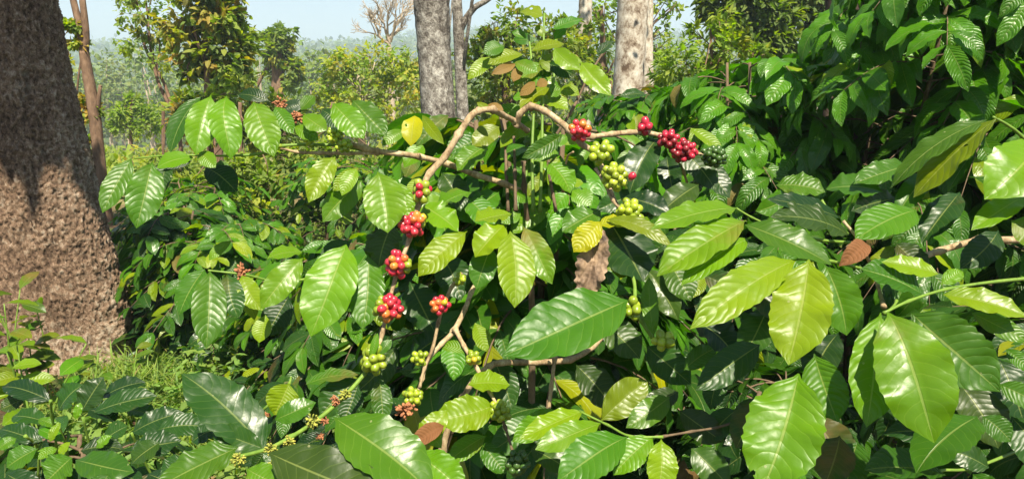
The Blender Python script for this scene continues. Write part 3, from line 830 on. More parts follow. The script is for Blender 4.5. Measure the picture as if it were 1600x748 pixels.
class Plant:
    def __init__(s, name, label, cat, base, mat="coffee", group=None, seed=1, cap=100, res=(10, 6)):
        s.root = empty(name, base); tag(s.root, label, cat, group)
        s.mat = mat; s.lv = []; s.r = np.random.default_rng(seed); s.cap = cap; s.res = res
        s.base = np.array(base, float)
    def leaf(s, B, A, Nn, L, W, bend=.08, fold=.25, wave=.035, tint=(.5, 0, 0, 1), side=0., hero=0., label=None, shape=None, twist=0.):
        b_ = tint[2] if tint[2] > 0 or s.r.uniform() > (.25 if hero else .08) else s.r.uniform(.3, .5)
        tint = (tint[0], tint[1], b_, s.r.uniform(.12, 1.0) ** 1.2)
        s.lv.append((np.array(B), np.array(A), np.array(Nn), L, W, bend, fold, wave, s.r.uniform(), tint, side, hero, label, s.r.uniform(.88, 1.12) if shape is None else shape, twist))
    def pleaf(s, bx, by, tx, ty, wpx, d, tint, dd=None, up=.3, bend=None, fold=None, roll=None, label=None, wave=None):
        """a leaf by where the photograph shows its base and tip, with its own depth, droop and tilt"""
        b0 = P(bx, by, d)
        scr = math.hypot(tx - bx, ty - by) / FPX * d
        if dd is None: dd = -0.38 * scr * (1 if ty > by else -.6)
        e0 = P(tx, ty, d + dd)
        a = e0 - b0; L = np.linalg.norm(a); a = a / L
        v = nrm(CAM - (b0 + e0) / 2)
        nc = nrm(v - a * np.dot(a, v)); nu = np.array([0, 0, 1.0]); nu = nrm(nu - a * np.dot(a, nu))
        n = nrm(nc * (1 - up) + nu * up)
        ro = R(s.r.normal() * 9 if roll is None else roll)
        n = n * math.cos(ro) + np.cross(a, n) * math.sin(ro)
        W = .9 * wpx / FPX * d / max(abs(np.dot(n, nc)), .45)
        tn = np.array(TINT[tint]) + np.array([s.r.normal() * .08, s.r.normal() * .03, 0, 0])
        s.leaf(b0, a, n, L, W, s.r.uniform(.03, .11) if bend is None else bend, s.r.uniform(.12, .35) if fold is None else fold,
               s.r.uniform(.025, .065) if wave is None else wave, tuple(np.clip(tn, 0, 1)), s.r.normal() * .025, 10., label, None, s.r.normal() * .18)
    def branch(s, pts, rad, mat="twig", seg=8, knob=.2, sub=5, name="branch"):
        pts = np.array(pts) + s.r.normal(size=(len(pts), 3)) * np.array(rad)[:, None] * .32
        V, F = tube(pts, rad, seg, sub, knob, rough=.05)
        return mesh_obj(name, V, F, M[mat], s.root)
    def pbranch(s, lst, mat="twig", seg=10, knob=.34, name="branch"):
        pts = [P(x, y, d) for x, y, wd, d in lst]
        rad = [wd * .375 / FPX * d for x, y, wd, d in lst]
        return s.branch(pts, rad, mat, seg, knob, name=name)
    def finish(s, leaf_name="leaf"):
        if not s.lv: return
        sc = []
        for q in s.lv:
            c = q[0] + q[1] * q[3] * .5
            dv = c - CAM; dist = np.linalg.norm(dv)
            dep = np.dot(dv, FWD); px = 800 + FPX * np.dot(dv, RGT) / max(dep, .05); py = 374 - FPX * np.dot(dv, UPV) / max(dep, .05)
            inside = -20 < px < 1620 and -20 < py < 768 and dep > .1
            front = np.dot(nrm(c - s.base - np.array([0, 0, 1.0])), nrm(-dv))
            a = q[3] * q[4] * abs(np.dot(nrm(q[2]), dv / dist)) / dist ** 2
            sc.append((a * (1 + .9 * front) * (1 + q[11])) if inside else a * 1e-4)
        order = np.argsort(-np.array(sc))
        own = set(order[:s.cap].tolist())
        def build(idx, name, res):
            L = [s.lv[i] for i in idx]
            ar = lambda k: np.array([q[k] for q in L], float)
            V, F, uv, tn = leaf_verts(ar(0), ar(1), ar(2), ar(3), ar(4), ar(5), ar(6), ar(7), ar(8), ar(9), res[0], res[1], ar(10), ar(13), twist=ar(14))
            return mesh_obj(name, V, F, M[s.mat], s.root, uv=uv, tint=tn, origin=(ar(0)[0] if len(idx) == 1 else None))
        for i in sorted(own):
            hero = s.lv[i][11] > 5
            o = build([i], leaf_name, (22, 10) if hero else s.res)
            if s.lv[i][12]: o["label"] = s.lv[i][12]
        rest = [i for i in range(len(s.lv)) if i not in own]
        if rest:
            o = build(rest, "foliage", (max(8, s.res[0] - 2), max(4, s.res[1] - 2)))
            o["kind"] = "stuff"

def grow_bush(pl, c, H, RX, RY, nb, leafL, r, droop=.5, lo=.15, tint=(.15, .75), ych=.08, sector=None, twig="twig_dark", pairs=7, nstem=3, flat=.0, branches=True, wr=(.40, .50), wav=(.02, .055), bnd=(.02, .14), twig_r=.75, ldroop=None):
    ldroop = droop if ldroop is None else ldroop
    """arching side branches with paired leaves round upright stems"""
    c = np.array(c, float)
    stems = []
    mb = MB()
    for k in range(nstem):
        o = c + np.array([r.normal() * .06, r.normal() * .06, 0]); e = o + np.array([r.normal() * .15 * RX, r.normal() * .15 * RY, H * .92])
        stems.append((o, e)); mb.tube([o, (o + e) / 2 + r.normal(size=3) * .03, e], [.016, .012, .006], seg=7, sub=4)
    for b in range(nb):
        o, e = stems[r.integers(nstem)]
        h = lo + (1 - lo) * r.uniform() ** .8
        st = o + (e - o) * h
        az = r.uniform(0, 2 * np.pi) if sector is None else r.uniform(*sector)
        prof = (1 - .55 * max(0, h - .45) / .55) * r.uniform(.7, 1.08)
        ln = np.array([math.cos(az) * RX, math.sin(az) * RY, 0]) * prof
        rise = r.uniform(.05, .25) * np.linalg.norm(ln); dr = droop * np.linalg.norm(ln) * r.uniform(.5, 1.2)
        pts = []
        for u in np.linspace(0, 1, 9):
            pts.append(st + ln * u + np.array([0, 0, rise * math.sin(u * 2.2) - dr * u ** 2.2]))
        pts = np.array(pts); pts[:, 2] = np.maximum(pts[:, 2], c[2] + .06)
        if branches: mb.tube(pts[::2], np.linspace(.006, .0025, len(pts[::2])) * twig_r, seg=5, sub=2)
        dirs = nrm(np.gradient(pts, axis=0))
        for k in range(pairs):
            u = 1 - (k / pairs) ** .9 * .78
            f = u * 8; i = min(int(f), 7); w_ = f - i
            p = pts[i] * (1 - w_) + pts[i + 1] * w_; d = nrm(dirs[i] * (1 - w_) + dirs[i + 1] * w_)
            sd = nrm(np.cross(d, np.array([0, 0, 1.0])))
            age_shade = np.clip((p[2] - c[2]) / H * 1.35 - .15, .12, 1)  # lower leaves tinted darker: older leaves, plus shade put into the colour
            bt = np.clip(r.uniform(*tint) * age_shade + (.2 if k == 0 else 0), 0, 1)
            for sg in (-1, 1):
                if r.uniform() < .08: continue
                a = nrm(sd * sg * r.uniform(.6, 1) + d * r.uniform(.3, .8) + np.array([0, 0, -r.uniform(.3, 1.3) * ldroop * 1.6 + .1]) + r.normal(size=3) * .15)
                if k == 0: a = nrm(a + d * .5)
                out = nrm(np.array([ln[0], ln[1], 0]))
                n = nrm(np.array([0, 0, 1.0]) * (1 - flat * .4) + out * (.55 + .3 * droop) + r.normal(size=3) * .22)
                L = leafL * r.uniform(.68, 1.15) * (1 if k else .8)
                y = r.uniform(.3, .9) if r.uniform() < ych else 0
                pl.leaf(p, a, n, L, L * r.uniform(*wr), r.uniform(*bnd), r.uniform(.1, .45), r.uniform(*wav),
                        (np.clip(bt + r.normal() * .1, 0, 1), y, .0 if r.uniform() > .008 else .6, 1), r.normal() * .03, twist=r.normal() * .3)
    mesh_obj("stem", np.vstack(mb.V), mb.F, M[twig], pl.root)

# ---- central bush with the arching fruit branches
hb = np.array([0.05, 1.95, 0.0])
H = Plant("fruiting_coffee_bush", "central coffee bush with arching bare branches carrying red and green berries", "coffee bush", hb, seed=3)
D0 = 1.40
# twigs (px, py, width px, depth)
H.pbranch([(822, 205, 11, 1.62), (806, 190, 12, 1.58), (788, 178, 12, 1.53), (765, 171, 13, 1.48), (748, 172, 13, 1.46), (735, 183, 14, 1.44), (715, 210, 14, 1.43), (692, 245, 14, 1.42), (672, 274, 15, 1.41), (661, 296, 11, 1.40), (654, 325, 10, 1.39), (640, 372, 9.5, 1.37), (625, 420, 9, 1.35), (609, 475, 8.5, 1.33), (598, 520, 8, 1.31), (588, 558, 8, 1.29)])
H.pbranch([(588, 558, 8, 1.29), (570, 585, 9, 1.27), (540, 617, 9, 1.24), (500, 655, 9, 1.20), (455, 682, 9, 1.16), (415, 700, 9, 1.13), (370, 712, 8, 1.10), (330, 725, 7, 1.08)], "shoot")
H.pbranch([(800, 189, 10, 1.58), (809, 196, 12, 1.58), (813, 181, 13, 1.57), (828, 169, 14, 1.56), (850, 172, 14, 1.55), (872, 185, 13, 1.54), (890, 203, 14, 1.53), (908, 222, 13, 1.52), (928, 240, 11, 1.51), (944, 270, 10, 1.50), (955, 300, 9, 1.49), (972, 335, 8, 1.48), (984, 350, 7, 1.47)])
H.pbranch([(905, 215, 12, 1.53), (925, 211, 11, 1.55), (955, 208, 11, 1.57), (985, 207, 11, 1.59), (1006, 207, 12, 1.61), (1030, 214, 9, 1.62), (1050, 222, 8, 1.63), (1072, 234, 7, 1.64), (1100, 243, 6, 1.65)])
H.pbranch([(930, 262, 7, 1.47), (942, 282, 7, 1.46), (958, 312, 6, 1.45), (968, 326, 5, 1.45)])
H.pbranch([(815, 300, 13, 1.72), (790, 287, 12, 1.70), (745, 272, 12, 1.67), (700, 256, 12, 1.64), (655, 246, 12, 1.60), (620, 241, 12, 1.57), (590, 238, 12, 1.55), (568, 232, 13, 1.54), (545, 224, 9, 1.53), (528, 215, 8, 1.53)])
H.pbranch([(575, 236, 9, 1.55), (535, 229, 7, 1.54), (490, 226, 6, 1.53), (440, 229, 6, 1.52), (405, 240, 5.5, 1.51), (360, 244, 5, 1.50), (318, 244, 4, 1.49), (270, 242, 3.5, 1.48), (210, 247, 3, 1.47)], "shoot")
H.pbranch([(590, 240, 7, 1.55), (545, 240, 7, 1.54), (500, 239, 7, 1.53), (465, 237, 6, 1.53), (438, 231, 5, 1.52)])
H.pbranch([(748, 440, 10, 1.55), (738, 458, 10, 1.53), (728, 482, 10, 1.50), (711, 517, 11, 1.48), (690, 537, 10, 1.46), (668, 562, 8, 1.44), (660, 592, 7, 1.42), (650, 618, 6, 1.41)])
H.pbranch([(720, 428, 7, 1.50), (706, 448, 8, 1.47), (692, 476, 8, 1.45), (685, 502, 7, 1.44), (675, 542, 7, 1.43), (664, 575, 6, 1.42), (655, 606, 6, 1.41)])
H.pbranch([(710, 514, 10, 1.47), (724, 540, 8, 1.45), (744, 575, 8, 1.42), (764, 612, 7, 1.39), (781, 640, 6, 1.37)])
H.pbranch([(781, 640, 6, 1.37), (790, 668, 6, 1.36), (800, 700, 5, 1.35), (806, 725, 5, 1.34)], "twig_dark")
H.pbranch([(960, 505, 9, 1.80), (925, 540, 11, 1.75), (890, 559, 12, 1.68), (835, 563, 12, 1.60), (785, 566, 13, 1.55), (762, 574, 14, 1.53), (742, 594, 13, 1.52), (722, 622, 12, 1.52), (705, 655, 13, 1.53), (692, 700, 14, 1.55), (680, 760, 15, 1.57)])
H.pbranch([(872, 520, 7, 1.55), (866, 560, 8, 1.53), (861, 605, 8, 1.52), (857, 650, 8, 1.52), (853, 710, 8, 1.52)])
H.pbranch([(697, 700, 12, 1.58), (706, 670, 12, 1.56), (716, 640, 11, 1.55)], "twig_dark")
H.pbranch([(955, 350, 6, 1.45), (975, 395, 6, 1.42), (990, 440, 7, 1.38), (993, 470, 9, 1.35), (1003, 500, 8, 1.33), (1018, 527, 8, 1.32)], "shoot")
for xs in [[(843, 330), (846, 250), (848, 160), (849, 90), (850, 22)], [(832, 330), (833, 240), (834, 160), (831, 100), (826, 55)], [(822, 320), (821, 240), (822, 170), (818, 115)], [(855, 320), (862, 250), (864, 180), (866, 110), (868, 60)],
           [(795, 330), (792, 270), (788, 215), (780, 175)], [(868, 330), (858, 240), (895, 170), (920, 120), (945, 78)], [(805, 330), (804, 270), (803, 215)]]:
    n = len(xs); dd = H.r.uniform(1.62, 1.80)
    H.pbranch([(x, y, 7.5 - 4.5 * i / n, dd + .03 * i) for i, (x, y) in enumerate(xs)], "shoot" if xs[0][0] not in (795, 868, 805) else "twig_dark", 8)
H.pbranch([(818, 250, 7, 1.68), (819, 290, 9, 1.70), (822, 340, 11, 1.74), (828, 420, 13, 1.80), (830, 520, 14, 1.86), (828, 700, 16, 1.92)], "twig_dark")
H.pbranch([(880, 300, 5, 1.7), (885, 250, 4, 1.66), (895, 238, 4, 1.62)], "twig")
H.pbranch([(1060, 240, 4, 1.7), (1068, 270, 5, 1.72), (1078, 300, 5, 1.75)], "twig")
H.pbranch([(410, 640, 5, 1.35), (440, 612, 5, 1.36), (452, 600, 5, 1.37), (455, 588, 4, 1.38)], "shoot")
H.pbranch([(470, 500, 5, 1.5), (500, 470, 5, 1.5), (545, 440, 5, 1.5), (620, 400, 6, 1.55)], "twig_dark")
H.pbranch([(325, 422, 4, 1.55), (350, 425, 4, 1.56), (385, 430, 4, 1.57), (440, 440, 5, 1.62), (520, 430, 6, 1.7)], "shoot")
# leaves: base x, y, tip x, y, width, depth, tint, then options
HL = [
 (330,149,306,243,50,1.46,'b',{}), (354,150,361,249,53,1.45,'b',{}), (396,159,429,245,56,1.46,'b',{}), (313,152,266,240,30,1.52,'m',{'roll':25}),
 (206,247,160,333,38,1.44,'m',{}), (238,253,213,357,57,1.42,'g',{}), (264,248,250,308,30,1.50,'d',{}), (302,246,245,263,28,1.44,'b',{'up':.6}),
 (312,238,337,262,28,1.43,'b',{}), (322,262,370,300,44,1.52,'d',{}), (345,250,352,305,36,1.56,'m',{}), (430,167,459,209,30,1.54,'m',{}), (474,180,511,204,32,1.50,'b',{}), (460,198,498,219,26,1.52,'b',{}),
 (503,172,533,204,34,1.60,'d',{}), (519,161,569,217,48,1.50,'b',{}), (550,156,605,213,44,1.53,'m',{}), (630,204,597,228,22,1.56,'b',{}),
 (470,172,492,150,22,1.62,'m',{}), (440,175,478,160,22,1.62,'d',{}), (420,158,372,148,24,1.60,'d',{}), (300,250,252,262,18,1.5,'d',{}),
 (648,181,642,229,36,1.50,'Y',{}), (660,180,694,226,20,1.53,'o',{'roll':30}), (524,245,482,317,42,1.42,'y',{}), (560,262,520,298,28,1.43,'y',{}),
 (557,264,534,306,27,1.40,'y',{}), (566,282,504,347,48,1.45,'g',{}), (590,268,606,364,72,1.38,'b',{'roll':5,'up':.35}), (618,285,640,345,34,1.46,'b',{}),
 (737,301,684,327,26,1.47,'b',{'up':.7}), (662,320,716,362,48,1.44,'b',{'up':.6}), (730,361,653,432,48,1.42,'y',{'up':.5}), (612,352,592,416,58,1.44,'d',{}),
 (575,396,566,515,58,1.42,'g',{}), (541,382,485,526,84,1.40,'b',{'up':.45}), (473,403,407,483,48,1.46,'b',{}), (378,430,411,485,36,1.50,'y',{}),
 (356,427,373,496,46,1.50,'m',{}), (328,423,322,544,56,1.48,'m',{'up':.2}), (320,420,280,492,40,1.54,'m',{'roll':20}), (415,492,405,535,32,1.50,'y',{}),
 (452,462,414,526,48,1.56,'d',{}), (472,394,418,403,22,1.56,'b',{'up':.6}), (362,376,326,407,18,1.60,'b',{}), (548,378,500,402,30,1.50,'d',{}), (372,440,398,500,32,1.58,'o',{}),
 (452,598,428,648,56,1.33,'y',{}), (416,704,283,583,88,1.20,'d',{'dd':.03,'up':.25,'fold':.12,'bend':.05,'label':'big dark glossy leaf with ribbed surface'}),
 (522,652,678,775,100,1.06,'g',{'dd':-.06,'up':.4}), (645,708,728,775,60,1.10,'b',{}), (420,707,625,792,96,1.02,'d',{'dd':-.06,'up':.35}), (372,698,240,765,56,1.10,'m',{'up':.5}),
 (412,700,328,668,44,1.18,'d',{}), (430,655,494,628,38,1.25,'m',{}), (385,732,440,760,50,1.06,'g',{}), (478,600,560,585,22,1.32,'m',{'up':.7}), (560,590,500,650,56,1.36,'d',{}),
 (771,633,676,657,60,1.36,'y',{'up':.45}), (731,601,797,601,36,1.38,'y',{'up':.6}), (737,549,688,541,22,1.45,'b',{}), (742,504,760,549,30,1.46,'y',{'up':.6}),
 (981,469,786,556,98,1.28,'g',{'dd':-.09,'up':.35,'label':'wide green leaf half in shadow below the withered leaf'}), (797,361,804,481,64,1.38,'y',{'up':.45}), (817,353,863,444,46,1.42,'b',{}), (787,352,742,402,48,1.42,'y',{'up':.5}),
 (767,386,744,452,48,1.44,'m',{}), (800,334,742,346,28,1.46,'y',{'up':.7}), (940,328,878,362,44,1.50,'g',{'up':.5}),
 (955,350,1005,440,86,1.44,'d',{'roll':-20}), (948,343,1052,388,26,1.40,'o',{'up':.5}), (935,352,985,352,22,1.40,'Y',{'up':.6}), (1022,527,1014,432,30,1.30,'b',{}),
 (590,555,612,530,18,1.26,'m',{}), (578,560,590,520,14,1.25,'b',{}), (592,590,600,660,36,1.30,'m',{}), (560,600,536,660,40,1.33,'d',{}),
 (1030,214,984,303,52,1.64,'d',{'up':.2}), (998,233,966,268,26,1.66,'g',{}), (1042,244,1052,306,40,1.70,'d',{}), (972,309,1048,336,38,1.58,'d',{'up':.5}), (1092,288,1034,332,44,1.60,'d',{}),
 (1060,230,1120,300,44,1.72,'d',{}), (1078,200,1128,236,20,1.74,'y',{'up':.6}), (1090,250,1140,310,40,1.76,'d',{}),
 (772,92,731,125,24,1.70,'y',{}), (818,86,762,101,22,1.68,'o',{'up':.6}), (804,97,840,113,24,1.66,'b',{}), (866,76,907,110,32,1.66,'y',{}), (908,98,955,150,36,1.66,'y',{}),
 (848,26,812,20,20,1.72,'o',{'up':.6}), (864,46,908,30,18,1.72,'m',{'up':.7}), (856,100,900,119,28,1.70,'d',{}), (806,100,768,116,17,1.66,'c',{}), (812,106,802,128,19,1.66,'c',{}),
 (836,128,812,150,18,1.64,'c',{}), (838,134,856,128,16,1.64,'c',{}), (830,80,882,69,18,1.70,'o',{'up':.6}), (933,86,958,64,15,1.70,'d',{}), (762,164,787,173,12,1.5,'c',{}), (745,160,768,180,14,1.56,'o',{}),
 (780,198,738,230,36,1.60,'o',{}), (880,209,815,247,30,1.54,'m',{'roll':-20}), (872,233,834,252,24,1.58,'b',{}), (856,253,891,302,40,1.54,'b',{'up':.45}), (920,228,904,260,20,1.56,'b',{}),
 (886,213,860,230,22,1.60,'b',{}), (764,227,714,267,36,1.58,'g',{'up':.5}), (760,215,700,240,34,1.62,'m',{}), (842,105,862,84,16,1.7,'o',{}), (850,60,838,40,16,1.74,'o',{}), (822,60,800,50,14,1.74,'m',{}), (866,62,884,44,16,1.74,'b',{}),
 (912,642,812,686,38,1.22,'y',{'up':.5}), (940,660,836,702,44,1.20,'b',{'up':.5}), (980,682,870,752,72,1.14,'g',{'up':.75,'label':'glossy leaf with white sun glare'}), (1020,682,958,742,50,1.16,'b',{}), (1033,685,1028,770,52,1.14,'y',{}),
 (1046,620,978,668,44,1.26,'m',{}), (938,658,1012,594,60,1.30,'o',{}), (1060,612,1000,640,36,1.32,'d',{}), (1068,578,1120,543,36,1.40,'m',{}),
 (700,640,655,690,40,1.3,'y',{}), (655,660,690,700,30,1.34,'b',{}), (640,560,700,520,46,1.6,'d',{}), (620,540,560,610,50,1.6,'d',{}), (770,560,800,640,50,1.6,'d',{}), (690,400,720,470,60,1.6,'d',{}), (640,440,680,520,66,1.62,'d',{}),
 (870,640,800,690,44,1.3,'b',{}), (760,680,700,720,36,1.4,'b',{}), (750,690,790,740,38,1.4,'m',{}), (830,700,900,740,40,1.35,'d',{}),
 (1000,300,930,330,34,1.64,'d',{}), (1040,400,1080,470,50,1.55,'d',{}), (1010,420,1060,500,48,1.56,'d',{}), (1010,540,1080,600,56,1.5,'d',{}), (940,500,1000,560,56,1.5,'d',{}), (900,570,960,640,56,1.52,'d',{}),
 (1100,430,1180,470,44,1.4,'d',{}), (1080,500,1150,560,50,1.4,'d',{}), (1060,640,1130,690,50,1.3,'d',{}), (1080,700,1140,760,54,1.25,'d',{}),
 (700,180,650,230,30,1.66,'m',{}), (735,205,700,250,40,1.68,'g',{}), (690,270,720,330,48,1.62,'d',{}), (730,310,770,360,44,1.62,'g',{}), (700,300,740,350,40,1.66,'m',{}), (780,300,740,330,40,1.68,'g',{}),
]
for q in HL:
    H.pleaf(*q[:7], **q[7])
q_ = np.random.default_rng(29)
for k in range(46):
    x = q_.normal(840, 26); y = q_.uniform(60, 320); sg = q_.choice([-1, 1]); ln = q_.uniform(26, 52)
    H.pleaf(x, y, x + sg * ln * q_.uniform(.5, 1), y + ln * q_.uniform(-.15, .8), ln * .5, q_.uniform(1.66, 1.9), q_.choice(list("bbygmo")), up=q_.uniform(.3, .7))
for k in range(40):
    x = q_.uniform(640, 1000); y = q_.uniform(190, 330); sg = q_.choice([-1, 1]); ln = q_.uniform(45, 80)
    H.pleaf(x, y, x + sg * ln * q_.uniform(.2, .9), y + ln * q_.uniform(.3, .9), ln * .48, q_.uniform(1.72, 2.0), q_.choice(list("bbbygm")), up=q_.uniform(.3, .6))
# foliage filling the body of the bush behind the fruit branches
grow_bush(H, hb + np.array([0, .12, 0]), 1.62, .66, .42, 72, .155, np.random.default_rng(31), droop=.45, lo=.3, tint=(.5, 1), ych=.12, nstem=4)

# withered leaf
def withered(pl, bx, by, tx, ty, wpx, d, name, label, mat, seed):
    b0 = P(bx, by, d); e0 = P(tx, ty, d - .02); a = e0 - b0; L = np.linalg.norm(a)
    n = nrm(CAM - b0)
    V, F, uv, tn = leaf_verts([b0], [a], [n], np.array([L]), np.array([wpx / FPX * d]), np.array([.10]), np.array([.9]), np.array([.11]), np.array([.3]), [(0, 0, 1, 1)], 60, 30, scallop=.08)
    nn = nrm(n - nrm(a) * np.dot(nrm(a), n))
    for i in range(len(V)):
        q = Vector(V[i]) * 45
        V[i] = V[i] + nn * .0030 * (noise.fractal(q * 1.6, 1, 2, 3) + abs(noise.noise(q * 3.4)) * 1.8) + np.array([1, 0, .3]) * .004 * noise.noise(q * 1.3)
    o = mesh_obj(name, V, F, mat, pl.root, uv=uv, tint=tn)
    o["label"] = label
withered(H, 938, 348, 910, 484, 47, 1.33, "withered_leaf", "crumpled brown withered leaf hanging from the central coffee bush", M["dead"], 1)
H.pleaf(940, 345, 896, 394, 44, 1.305, 'Y', dd=-.02, up=.1, label="yellowing leaf over the withered one")
H.pleaf(695, 664, 642, 694, 30, 1.28, "k", fold=.9, bend=.2, label="small brown withered leaf near the bottom")

# ---- berries
BERRY_CAP = 100
def berry_cluster(pl, clusters, cap=BERRY_CAP):
    left = cap
    rest = {k: MB() for k in BM}
    r = np.random.default_rng(17)
    for (px, py, rp, n, d, pal, br, mode) in clusters:
        c = P(px, py, d); rb = .95 * br / FPX * d; Rr = rp / FPX * d
        asp = np.array([1, .9, 1.0])
        if mode == 'w': asp = np.array([1.3, .8, .8])
        if mode == 't': asp = np.array([.8, .8, 1.25])
        p = rand_dirs(n, r) * Rr * r.uniform(.5, 1, (n, 1)) * asp
        if mode != 'x': p[:, 1] -= np.abs(p[:, 1]) * .6
        for it in range(60):
            dv = p[:, None] - p[None]; ds = np.linalg.norm(dv, axis=-1) + np.eye(n) * 9
            push = np.maximum(0, 1.80 * rb - ds)
            p = p + (dv / ds[..., None] * push[..., None] * .3).sum(1)
            p = p * (1 - .02)
            dl = np.linalg.norm(p, axis=1, keepdims=True)
            p = np.where(dl < rb * .9, p / np.maximum(dl, 1e-6) * rb * .9, p)
        mb = MB()
        mb.add(*ball(c, rb * .6, nu=8, nv=6))
        for q in p:
            mb.tube([c, c + q * .8], [rb * .15, rb * .12], seg=5, sub=2)
        cl = mb.build("berry_cluster", M["twig"], pl.root)
        order = np.argsort(p[:, 1])
        for rank, i in enumerate(order):
            fx = p[i, 0] / (Rr + 1e-6)
            k = pal[r.integers(len(pal))]
            if mode == 'l' and fx < -.35: k = 'g'
            if mode == 'r' and fx > .45: k = r.choice(['g', 'o', 'y'])
            if mode == 'w' and fx > .3 and 'm' in pal: k = 'r'
            rr = rb * r.uniform(.88, 1.1)
            V, F = ball(c + p[i], rr, nrm(p[i] + r.normal(size=3) * rb * .4), r.uniform(1.12, 1.38), 14, 10)
            tnt = np.zeros((len(V), 4)); tnt[-1] = 1
            if rank < max(2, int(n * .62)) and left > 0:
                left -= 1
                o = mesh_obj("berry", V, F, BM[k], cl, origin=c + p[i], tint=tnt)
            else:
                rest[k].add(V, F)
    keys = [k for k in rest if rest[k].n]
    allm = MB(); mi = []
    for j, k in enumerate(keys):
        allm.add(np.vstack(rest[k].V), rest[k].F); mi += [j] * len(rest[k].F)
    o = allm.build("berries", [BM[k] for k in keys], pl.root)
    o.data.polygons.foreach_set("material_index", np.array(mi, np.int32))
    o["kind"] = "stuff"
berry_cluster(H, [
 (622, 412, 23, 26, 1.335, "rrrrrrro", 6.6, 'r'), (607, 480, 26, 32, 1.315, "rrrrrrro", 6.7, 'l'), (646, 351, 25, 30, 1.36, "rrrrro", 6.4, 'r'), (658, 298, 18, 13, 1.38, "rrgg", 6.8, ''),
 (584, 561, 24, 20, 1.27, "gg", 7.6, ''), (905, 204, 19, 22, 1.49, "rrrrrrro", 5.8, ''), (960, 277, 24, 28, 1.44, "lllg", 6.7, ''), (984, 332, 21, 24, 1.42, "lllg", 6.8, ''), (938, 238, 18, 18, 1.46, "lllg", 6.6, ''),

 (1044, 218, 17, 18, 1.59, "rrrm", 5.6, ''), (1070, 236, 27, 40, 1.59, "mmrmr", 5.4, 'w'), (1117, 245, 26, 40, 1.63, "d", 5.1, 'w'), (688, 476, 14, 19, 1.42, "rroy", 5.3, ''),
 (781, 642, 17, 20, 1.355, "llg", 5.6, ''), (646, 620, 18, 22, 1.39, "gl", 5.4, ''), (1008, 197, 9, 6, 1.60, "r", 6.4, ''), (718, 437, 9, 9, 1.48, "gl", 4.6, ''), (655, 559, 12, 12, 1.42, "gl", 5.0, ''), (740, 559, 12, 11, 1.42, "gly", 5.2, ''),
 (808, 722, 22, 26, 1.33, "d", 6.2, ''), (522, 212, 16, 22, 1.51, "gl", 4.3, ''), (537, 228, 12, 12, 1.50, "gl", 4.6, ''), (483, 219, 10, 10, 1.51, "gl", 3.8, ''), (430, 228, 9, 7, 1.50, "lg", 4.2, ''),
 (990, 482, 15, 7, 1.29, "gl", 7.4, 'x'), (1037, 532, 12, 8, 1.27, "gl", 7.6, ''), (985, 280, 4, 1, 1.42, "r", 6.8, ''), (1086, 292, 12, 12, 1.70, "d", 4.5, ''),
])
def tuft(pl, px, py, rp, d, mat, n, seed, name):
    r = np.random.default_rng(seed); c = P(px, py, d); rr = rp / FPX * d
    mb = MB()
    for k in range(n):
        q = rand_dirs(1, r)[0] * rr * r.uniform(.5, 1); q[1] = -abs(q[1]) * .8
        mb.tube([c + q * .15, c + q * .6 + r.normal(size=3) * rr * .1, c + q], [rr * .05, rr * .09, rr * .11], seg=5, sub=2)
        mb.add(*ball(c + q, rr * r.uniform(.09, .16), q, 1.5, 6, 5))
    mb.build(name, M[mat], pl.root)
for k, (px, py, rp, d, mt) in enumerate([(635, 640, 17, 1.37, "dried"), (490, 656, 13, 1.18, "bud"), (508, 656, 8, 1.18, "dried"), (452, 690, 12, 1.14, "bud"), (424, 700, 12, 1.11, "bud"), (373, 716, 13, 1.08, "bud"), (540, 615, 12, 1.22, "bud"), (525, 625, 9, 1.22, "dried"),
        (428, 726, 12, 1.10, "bud"), (379, 424, 14, 1.53, "dried"), (437, 163, 12, 1.57, "dried"), (464, 184, 11, 1.55, "dried"), (500, 680, 8, 1.2, "dried"), (418, 648, 6, 1.34, "dried")]):
    tuft(H, px, py, rp, d, mt, 34, 100 + k, "dried_blossom" if mt == "dried" else "flower_bud")
H.finish()

# ---- right foreground bush
rb = np.array([1.35, 1.55, 0.0])
Q = Plant("glossy_coffee_bush", "foreground coffee bush at right with large glossy sunlit leaves", "coffee bush", rb, seed=4)
Q.pbranch([(1372, 420, 11, 1.30), (1420, 407, 13, 1.30), (1470, 389, 14, 1.32), (1530, 378, 14, 1.34), (1600, 370, 15, 1.36), (1720, 345, 17, 1.40), (1800, 420, 20, 1.45)])
Q.pbranch([(1318, 345, 6, 1.24), (1338, 372, 7, 1.24), (1352, 392, 7, 1.24), (1366, 424, 8, 1.26), (1380, 480, 8, 1.15)])
Q.pbranch([(1283, 312, 5, 1.26), (1300, 338, 6, 1.25), (1325, 366, 6, 1.24)], "shoot")
Q.pbranch([(1552, 183, 5, 1.22), (1572, 195, 6, 1.24), (1600, 217, 7, 1.26), (1680, 300, 9, 1.34), (1740, 380, 10, 1.40)], "shoot")
Q.pbranch([(1150, 326, 4, 1.24), (1175, 340, 4, 1.24), (1205, 352, 5, 1.24), (1260, 372, 6, 1.26), (1340, 380, 7, 1.28)], "shoot")
Q.pbranch([(1245, 405, 4, 1.14), (1268, 404, 5, 1.15), (1300, 410, 6, 1.18), (1370, 425, 7, 1.24)], "shoot")
Q.pbranch([(1380, 488, 6, 1.06), (1420, 470, 6, 1.08), (1480, 452, 6, 1.12), (1560, 440, 7, 1.2), (1660, 430, 9, 1.3)], "shoot")
Q.pbranch([(1395, 440, 5, 1.2), (1400, 470, 5, 1.14), (1385, 490, 5, 1.06)], "shoot")
